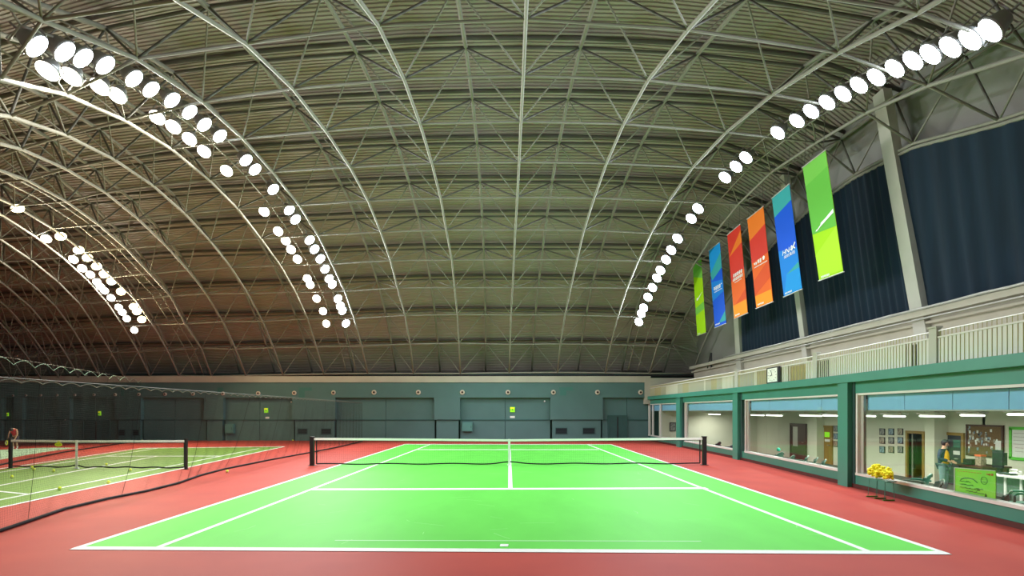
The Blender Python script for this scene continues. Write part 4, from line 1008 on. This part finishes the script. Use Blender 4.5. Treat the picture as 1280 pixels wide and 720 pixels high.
# ------------------------------------------------------------------ nets
def cords(fn, nu, nv, r, mb=None):
    """a grid of square-section cords over fn(u, v)"""
    mb = mb or MB()
    G_ = [[fn(i/nu, j/nv) for j in range(nv+1)] for i in range(nu+1)]
    for i in range(nu+1): mb.path([G_[i][0], G_[i][nv]] if nv < 20 else G_[i][::8]+[G_[i][nv]], r, 3, cap=False)
    st = max(1, nu//40)
    for j in range(nv+1): mb.path([G_[i][j] for i in list(range(0, nu, st))+[nu]], r, 3, cap=False)
    return mb
def tennis_net(label, pl, pr, ztop, zmid, pw, s_post, tape_h=0.07, sidegap=0.14, nu=150):
    t = thing('tennis_net', label, 'net', pl)
    d = (pr-pl).normalized(); L = (pr-pl).length
    for c in (pl, pr):
        po = put('net_post', MB().bb(c.x-pw/2, c.x+pw/2, c.y-pw/2, c.y+pw/2, 0, ztop+0.02), M['black'], t)
        put('post_cap', MB().bb(c.x-pw*.6, c.x+pw*.6, c.y-pw*.6, c.y+pw*.6, ztop+0.02, ztop+0.045), M['black'], po)
        put('post_foot', MB().bb(c.x-pw*.9, c.x+pw*.9, c.y-pw*.8, c.y+pw*.8, 0, 0.015), M['black'], po)
    def top(u): return ztop-(ztop-zmid)*(1-abs(2*u-1))**1.2 if s_post is None else ztop-(ztop-zmid)*(1-abs(u-s_post)/max(s_post,1-s_post))
    us = s_post if s_post is not None else 0.5
    def bot(u): return 0.055+0.05*math.exp(-((u-us)/0.03)**2)+0.012*math.sin(u*40)
    def P(u, v):
        uu = (sidegap+(L-2*sidegap)*u)/L; p = pl+d*(uu*L); return V(p.x, p.y, bot(uu)*(1-v)+(top(uu)-tape_h)*v)
    put('net_mesh', cords(P, nu*2, 19, 0.0014), M['netcord'], t, kind='stuff')
    tp = MB(); N = 24
    pts = [pl+d*(L*i/N) for i in range(N+1)]
    for p, q, i in zip(pts, pts[1:], range(N)):
        u0, u1 = i/N, (i+1)/N
        tp.hexa([V(p.x,p.y-.02,top(u0)-tape_h),V(q.x,q.y-.02,top(u1)-tape_h),V(q.x,q.y+.02,top(u1)-tape_h),V(p.x,p.y+.02,top(u0)-tape_h),V(p.x,p.y-.02,top(u0)),V(q.x,q.y-.02,top(u1)),V(q.x,q.y+.02,top(u1)),V(p.x,p.y+.02,top(u0))])
    put('net_tape', tp, M['tape'], t)
    put('tape_shadow_band', MB().path([P(i/40, 1.0) for i in range(41)], 0.018, 5), M['rope'], t)  # black cord put in as the shade below the tape
    put('bottom_cord', MB().path([P(i/120, 0.0) for i in range(121)], 0.022, 5), M['rope'], t, smooth=True)
    for u in (0, 1): put('side_cord', MB().path([P(u, 0), P(u, 1)], pw*0.18, 5), M['rope'], t)
    st = pl+d*(L*us); w2 = 0.035
    put('centre_strap', MB().bb(st.x-w2, st.x+w2, st.y-.035, st.y-.022, 0.03, top(us)+0.01), M['tape'], t)
    put('strap_anchor', MB().bb(st.x-.06, st.x+.06, st.y-.06, st.y+.02, 0.0035, 0.035), M['tape'], t)
    return t
tennis_net('black net with white tape stretched across the bright green main court', flo(390.2,582), flo(880.3,581.3), 0.895, 0.845, 0.125, None)
pl2, pr2 = flo(13,585.3), flo(232.6,586.8)
n2 = tennis_net('smaller looking net with white tape across the olive court', pl2, pr2, 0.885, 0.865, 0.07, 0.385, 0.065, 0.06, 110)
p = pl2+(pr2-pl2)*((75.8-13)/(232.6-13))
t = thing('net_tag', 'yellow tag clipped under the tape of the olive court net', 'tag', V(p.x, p.y-0.05, 0.74))
put('tag_body', MB().disc_stack((0,0,0), (0,-1,0), [(0.08,0),(0.085,0.012),(0.08,0.024)], 12), M['tag'], t, local=True)
put('tag_clip', MB().box((0,0.0,0.085),(0.06,0.03,0.03)), M['tag'], t, local=True)
kids(t)[0].scale = (1.35, 1, 0.75)
# divider nets hung along the courts
def curve(pts, n):
    P_ = [Vector(p) for p in pts]; ds = [0]
    for a, b in zip(P_, P_[1:]): ds.append(ds[-1]+(b-a).length)
    out = []
    for i in range(n+1):
        s = ds[-1]*i/n
        out.append(V(*[float(np.interp(s, ds, [p[c] for p in P_])) for c in range(3)]))
    return out
def divider(label, bottom, ztop, wave, nu, nv, topmat, r):
    B_ = curve(bottom, nu)
    t = thing('divider_net', label, 'net', B_[0])
    X0, X1 = B_[0], B_[-1]
    def top(i):
        u = i/nu; s = X0*(1-u)+X1*u; return V(s.x, s.y, ztop+wave*abs(math.sin(i*math.pi/ (36 if wave > .1 else 14)))-wave)
    def fn(u, v):
        i = min(nu, int(round(u*nu))); b = B_[i]; tt = top(i); w2 = v**0.7
        return V(b.x*(1-w2)+tt.x*w2+0.02*math.sin(i*.27)*(1-v), b.y*(1-v)+tt.y*v, 0.03+(tt.z-0.03)*v)
    put('net_mesh', cords(fn, nu, nv, r), M['netcord'], t, kind='stuff')
    put('bottom_rope', MB().path([V(b.x, b.y, 0.03) for b in B_], 0.026, 6), M['rope'], t, smooth=True)
    put('top_rope', MB().path([top(i) for i in range(nu+1)], 0.009, 5), topmat, t, smooth=True)
    put('hanging_wire', MB().path([V(X0.x, X0.y, ztop+0.02), V(X1.x, X1.y, ztop+0.02)], 0.005, 4), M['steel2'], t)
    for i in range(20, nu, max(1, nu//10)):
        put('drop_cord', MB().path([fn(i/nu, v) for v in (0, .3, .6, 1)], 0.004, 4), M['rope'], t)
b1 = [V(-7.3, 6.0, 0)]+[flo(*q) for q in ((0,665.7),(40,652),(80.7,638),(134.5,625),(180,616),(222,605.5),(250,595.5),(279,587.7),(336,576),(390,566),(420,560),(453,552.2))]
divider('dark divider net hanging between the main court and the olive court', b1, 2.24, 0.05, 900, 60, M['steel2'], 0.0010)
b2 = [V(-15.2, 14.5, 0)]+[flo(*q) for q in ((0,582),(40,574),(79,566),(150,555),(176,552))]
divider('farther divider net beyond the olive court with a scalloped teal top rope', b2, 3.55, 0.2, 480, 72, M['tealrope'], 0.0012)

# ------------------------------------------------------------------ tennis balls
ballme = MB().sphere((0,0,0), 0.043, 12, 8).mesh('ball_felt', M['ball'], True)
seam = MB().path([V(0.0435*math.cos(q)*math.cos(.5*math.sin(2*q)), 0.0435*math.sin(q)*math.cos(.5*math.sin(2*q)), 0.0435*math.sin(.5*math.sin(2*q))) for q in np.linspace(0, 2*math.pi, 25)], 0.002, 3).mesh('ball_seam', M['white'])
balls = [(15,598,'alone on the olive court, nearest the picture edge'),(40,586,'one of a touching pair by the olive court line, farther one'),(42.2,588.4,'one of a touching pair by the olive court line, nearer one'),
         (67,590.3,'just before the foot of the olive net'),(133,582.4,'behind the olive net, past the strap'),(163,589.4,'near the olive net post, before the mesh'),
         (135.5,605.3,'on the olive court sideline'),(74.6,613,'on the olive court, nearest the viewer'),(284,591,'on the red floor beside the divider net rope')]
for x, y, lbx in balls:
    p = flo(x, y); t = thing('tennis_ball', 'yellow tennis ball '+lbx, 'ball', (p.x, p.y, 0.046), 'loose tennis balls')
    put('ball_felt', ballme, None, t); put('ball_seam', seam, None, t)
for x, lbx in ((181,'behind the olive court'),(368,'behind the divider net'),(460.5,'behind the main net'),(687.8,'below the grilles past the main net')):
    t = thing('tennis_ball', 'tiny pale ball at the teal wall foot, '+lbx, 'ball', (fx(x), YW-0.25, 0.045), 'balls at the foot of the teal wall')
    put('ball_felt', ballme, None, t); put('ball_seam', seam, None, t)
# small white lamps on the far wall
for x, y, lbx in ((78.5,525.5,'above the olive net'),(143.3,506.3,'at a recess corner behind the olive court'),(362.7,502.5,'at a recess corner behind the divider net'),(681,501.5,'at a recess corner behind the main court')):
    t = thing('wall_lamp', 'tiny white wall lamp '+lbx, 'lamp', (fx(x), YW+0.2, fz(y)), 'tiny wall lamps')
    put('lamp_cap', MB().sphere((0,0,0), 0.05, 10, 6), M['white'], t, local=True); put('lamp_base', MB().box((0,0.06,0),(0.05,0.1,0.05)), M['teal'], t, local=True)

# ------------------------------------------------------------------ people
def skin_mesh(name, verts, edges, radii, root, level=2):
    me = bpy.data.meshes.new(name); me.from_pydata([tuple(v) for v in verts], edges, []); me.update()
    ob = bpy.data.objects.new(name, me); COL.objects.link(ob)
    md = ob.modifiers.new('skin', 'SKIN'); md.use_smooth_shade = True
    sv = me.skin_vertices[0].data
    for i, r in enumerate(radii):
        rr = r if hasattr(r, '__len__') else (r, r)
        sv[i].radius = rr; sv[i].use_root = (i == root)
    s = ob.modifiers.new('sub', 'SUBSURF'); s.levels = level; s.render_levels = level
    bpy.context.view_layer.update()
    ev = bpy.data.meshes.new_from_object(ob.evaluated_get(bpy.context.evaluated_depsgraph_get()))
    bpy.data.objects.remove(ob); ev.name = name
    return ev
def person(name, label, loc, rot, S, J, cloth, hair):
    """J: joints in metres for a 1.7 m figure facing -Y; cloth: list of (part, material, joint chain, radii)"""
    t = thing(name, label, 'person', loc); t.rotation_euler = (0,0,rot); t.scale = (S,)*3
    vs_, es, rd, ix = [], [], [], {}
    def add(n, p, r, par=None):
        ix[n] = len(vs_); vs_.append(Vector(p)); rd.append(r)
        if par is not None: es.append((ix[par], ix[n]))
    add('pelvis', J['pelvis'], (.15,.11)); add('waist', J['waist'], (.13,.10), 'pelvis'); add('chest', J['chest'], (.155,.11), 'waist')
    add('neckbase', J['neckbase'], .07, 'chest'); add('neck', J['neck'], .052, 'neckbase'); 
    hd = Vector(J['head']); nk = Vector(J['neck']); ha = (hd-nk).normalized()
    add('skull', hd, (.078,.095), 'neck'); add('crown', hd+ha*.085, (.06,.075), 'skull')
    for s in 'lr':
        add('sh'+s, J['sh'+s], .058, 'chest'); add('el'+s, J['el'+s], .042, 'sh'+s); add('wr'+s, J['wr'+s], .028, 'el'+s)
        w_ = Vector(J['wr'+s]); dr = (w_-Vector(J['el'+s])).normalized(); sd = dr.cross(V(0,1,0.2)).normalized(); pm = w_+dr*.07
        add('pa'+s, pm, (.034,.016), 'wr'+s)
        cl = dr.cross(sd)
        for f, (o, ln) in enumerate(((-.028,.062),(-.01,.075),(.01,.07),(.028,.055))):
            b = pm+sd*o+dr*.03; m1 = b+dr*ln*.55+cl*.012; m2 = m1+dr*ln*.4+cl*.022
            add(f'f{f}a{s}', b, .0095, 'pa'+s); add(f'f{f}b{s}', m1, .009, f'f{f}a{s}'); add(f'f{f}c{s}', m2, .008, f'f{f}b{s}')
        add('th1'+s, w_+dr*.03-sd*.035, .011, 'wr'+s); add('th2'+s, w_+dr*.07-sd*.06+cl*.01, .009, 'th1'+s)
        add('hip'+s, J['hip'+s], .088, 'pelvis'); add('kn'+s, J['kn'+s], .058, 'hip'+s); add('ca'+s, Vector(J['kn'+s])*.6+Vector(J['an'+s])*.4, .056, 'kn'+s); add('an'+s, J['an'+s], .036, 'ca'+s)
        a = Vector(J['an'+s]); fd = Vector(J.get('foot', (0,-1,0)))
        add('ft'+s, a+fd*.08+V(0,0,-.05), .034, 'an'+s); add('to'+s, a+fd*.16+V(0,0,-.062), .026, 'ft'+s)
    put('body', skin_mesh('body', vs_, es, rd, 0), None, t); kids(t)[-1].data.materials.append(M['skin'])
    # face
    fd = Vector(J['face']).normalized(); sd = fd.cross(ha).normalized()
    f = MB()
    f.path([hd+fd*.088+ha*.02, hd+fd*.112-ha*.012, hd+fd*.09-ha*.02], [.008,.014,.008], 6)
    for s in (-1, 1): f.sphere(hd+sd*s*.082, .022, 6, 5, (.6,1,1.4))
    put('nose_and_ears', f, M['skin'], t, local=True, smooth=True)
    e = MB()
    for s in (-1, 1): e.sphere(hd+fd*.085+sd*s*.032+ha*.018, .011, 6, 5)
    e.path([hd+fd*.088-ha*.045+sd*.022, hd+fd*.093-ha*.047, hd+fd*.088-ha*.045-sd*.022], .005, 5)
    put('eyes_and_mouth', e, M['darkcloth'], t, local=True)
    h = MB(); h.sphere(hd+ha*.035-fd*.014, .112, 14, 9, (1, 1, 1.0)); 
    hv = [v for v in h.v]
    h.v = [tuple(Vector(v)+fd*0.0 if (Vector(v)-hd).dot(fd) < .035 or (Vector(v)-hd).dot(ha) > .06 else Vector(v)-fd*((Vector(v)-hd).dot(fd)-.03)) for v in hv]
    put('hair', h, hair, t, local=True, smooth=True)
    for part, m, chains in cloth:
        cv, ce_, cr, n0 = [], [], [], 0
        key = {}
        for chain in chains:
            prev = None
            for (p, r) in chain:
                kx = p if isinstance(p, str) else tuple(p)
                q = Vector(J[p]) if isinstance(p, str) else Vector(p)
                if kx not in key: key[kx] = len(cv); cv.append(q); cr.append(r)
                if prev is not None: ce_.append((prev, key[kx]))
                prev = key[kx]
        me = skin_mesh(part, cv, ce_, cr, 0); me.materials.append(m); put(part, me, None, t)
    for s in 'lr':
        a = Vector(J['an'+s]); fdn = Vector(J.get('foot', (0,-1,0)))
        sh = MB(); sh.sphere(a+fdn*.07+V(0,0,-.045), .06, 10, 7, (.75+.9*abs(fdn.x), .75+.9*abs(fdn.y), .72)); put('shoe', sh, J.get('shoe', M['shoe']), t, local=True, smooth=True)
    return t
def mix(J, a, b, u): return tuple(Vector(J[a])*(1-u)+Vector(J[b])*u)
# player in red bending forward beyond the olive net
J = dict(pelvis=(0,.12,.86), waist=(0,.05,1.02), chest=(0,-.05,1.23), neckbase=(0,-.14,1.34), neck=(0,-.20,1.36), head=(.01,-.28,1.31), face=(0,-.5,-1),
    shl=(.18,-.07,1.28), ell=(.25,-.12,1.0), wrl=(.22,-.22,.78), shr=(-.18,-.07,1.28), elr=(-.25,-.12,1.0), wrr=(-.2,-.24,.78),
    hipl=(.09,.12,.80), knl=(.11,.04,.45), anl=(.11,.12,.085), hipr=(-.09,.12,.80), knr=(-.11,.04,.45), anr=(-.11,.12,.085), shoe=M['shoe'])
pp_ = flo(17.8, 562.0)
person('person', 'person in a red sleeveless top bending forward beyond the olive net', pp_, 0.15, 0.71, J,
    [('vest', M['redcloth'], [[('pelvis',(.17,.13)),('waist',(.155,.12)),('chest',(.18,.13)),((0,-.12,1.32),.09)],[('chest',(.18,.13)),('shl',.066)],[('chest',(.18,.13)),('shr',.066)]]),
     ('shorts', M['darkcloth'], [[((0,.12,.9),(.165,.13)),('hipl',.11),(mix(J,'hipl','knl',.6),.105)],[((0,.12,.9),(.165,.13)),('hipr',.11),(mix(J,'hipr','knr',.6),.105)]]),
     ('sock', M['shoe'], [[(mix(J,'knl','anl',.6),.052),('anl',.046)]]), ('sock', M['shoe'], [[(mix(J,'knr','anr',.6),.052),('anr',.046)]])], M['hair'])
# racket in the player's hand
hp = Vector(pp_)+V(-0.06, -0.26, 0.58)
t = thing('tennis_racket', 'yellow tennis racket held low by the bending person in red', 'racket', hp)
put('racket_handle', MB().path([(0.02,0.02,0.0),(-0.03,-0.02,-0.14)], 0.014, 6), M['black'], t, local=True)
put('racket_frame', MB().path([V(-0.05+0.085*math.cos(q)*.8, -0.03-0.02*math.cos(q), -0.25+0.105*math.sin(q)) for q in np.linspace(0,2*math.pi,17)], 0.012, 5), M['tag'], t, local=True)
put('racket_strings', cords(lambda u, v: V(-0.05+(u-.5)*.11, -0.03, -0.25+(v-.5)*.15), 6, 8, 0.0015), M['white'], t, local=True)
# person in the office in a navy jacket over yellow
J = dict(pelvis=(0,0,.92), waist=(0,.0,1.06), chest=(0,-.01,1.27), neckbase=(0,-.01,1.43), neck=(0,-.02,1.49), head=(0,-.045,1.585), face=(0,-1,-.3),
    shl=(.185,0,1.38), ell=(.27,.03,1.12), wrl=(.13,-.19,1.03), shr=(-.185,0,1.38), elr=(-.27,.03,1.12), wrr=(-.12,-.2,1.05),
    hipl=(.095,0,.88), knl=(.11,-.02,.48), anl=(.11,.02,.085), hipr=(-.095,0,.88), knr=(-.11,-.02,.48), anr=(-.11,.02,.085), shoe=M['black'])
X = 12.3; Y = F*X/(1179.5-CX)
person('person', 'person in a navy jacket over yellow standing inside the big office window', (X, Y, OZ), 0.55, 0.875, J,
    [('yellow_shirt', M['yellowcloth'], [[((0,-.035,.90),(.165,.125)),((0,-.04,1.06),(.15,.125)),((0,-.045,1.27),(.15,.12)),((0,-.02,1.42),.075)]]),
     ('navy_jacket', M['navy'], [[((0,.045,.86),(.18,.125)),((0,.04,1.06),(.165,.115)),('chest',(.175,.118)),((0,0,1.40),.09)],[('chest',(.175,.118)),('shl',.078),('ell',.062),(mix(J,'ell','wrl',.9),.048)],[('chest',(.175,.118)),('shr',.078),('elr',.062),(mix(J,'elr','wrr',.9),.048)]]),
     ('trousers', M['jeans'], [[((0,0,.95),(.165,.13)),('hipl',.115),('knl',.085),(mix(J,'knl','anl',.95),.075)],[((0,0,.95),(.165,.13)),('hipr',.115),('knr',.085),(mix(J,'knr','anr',.95),.075)]])], M['hair'])
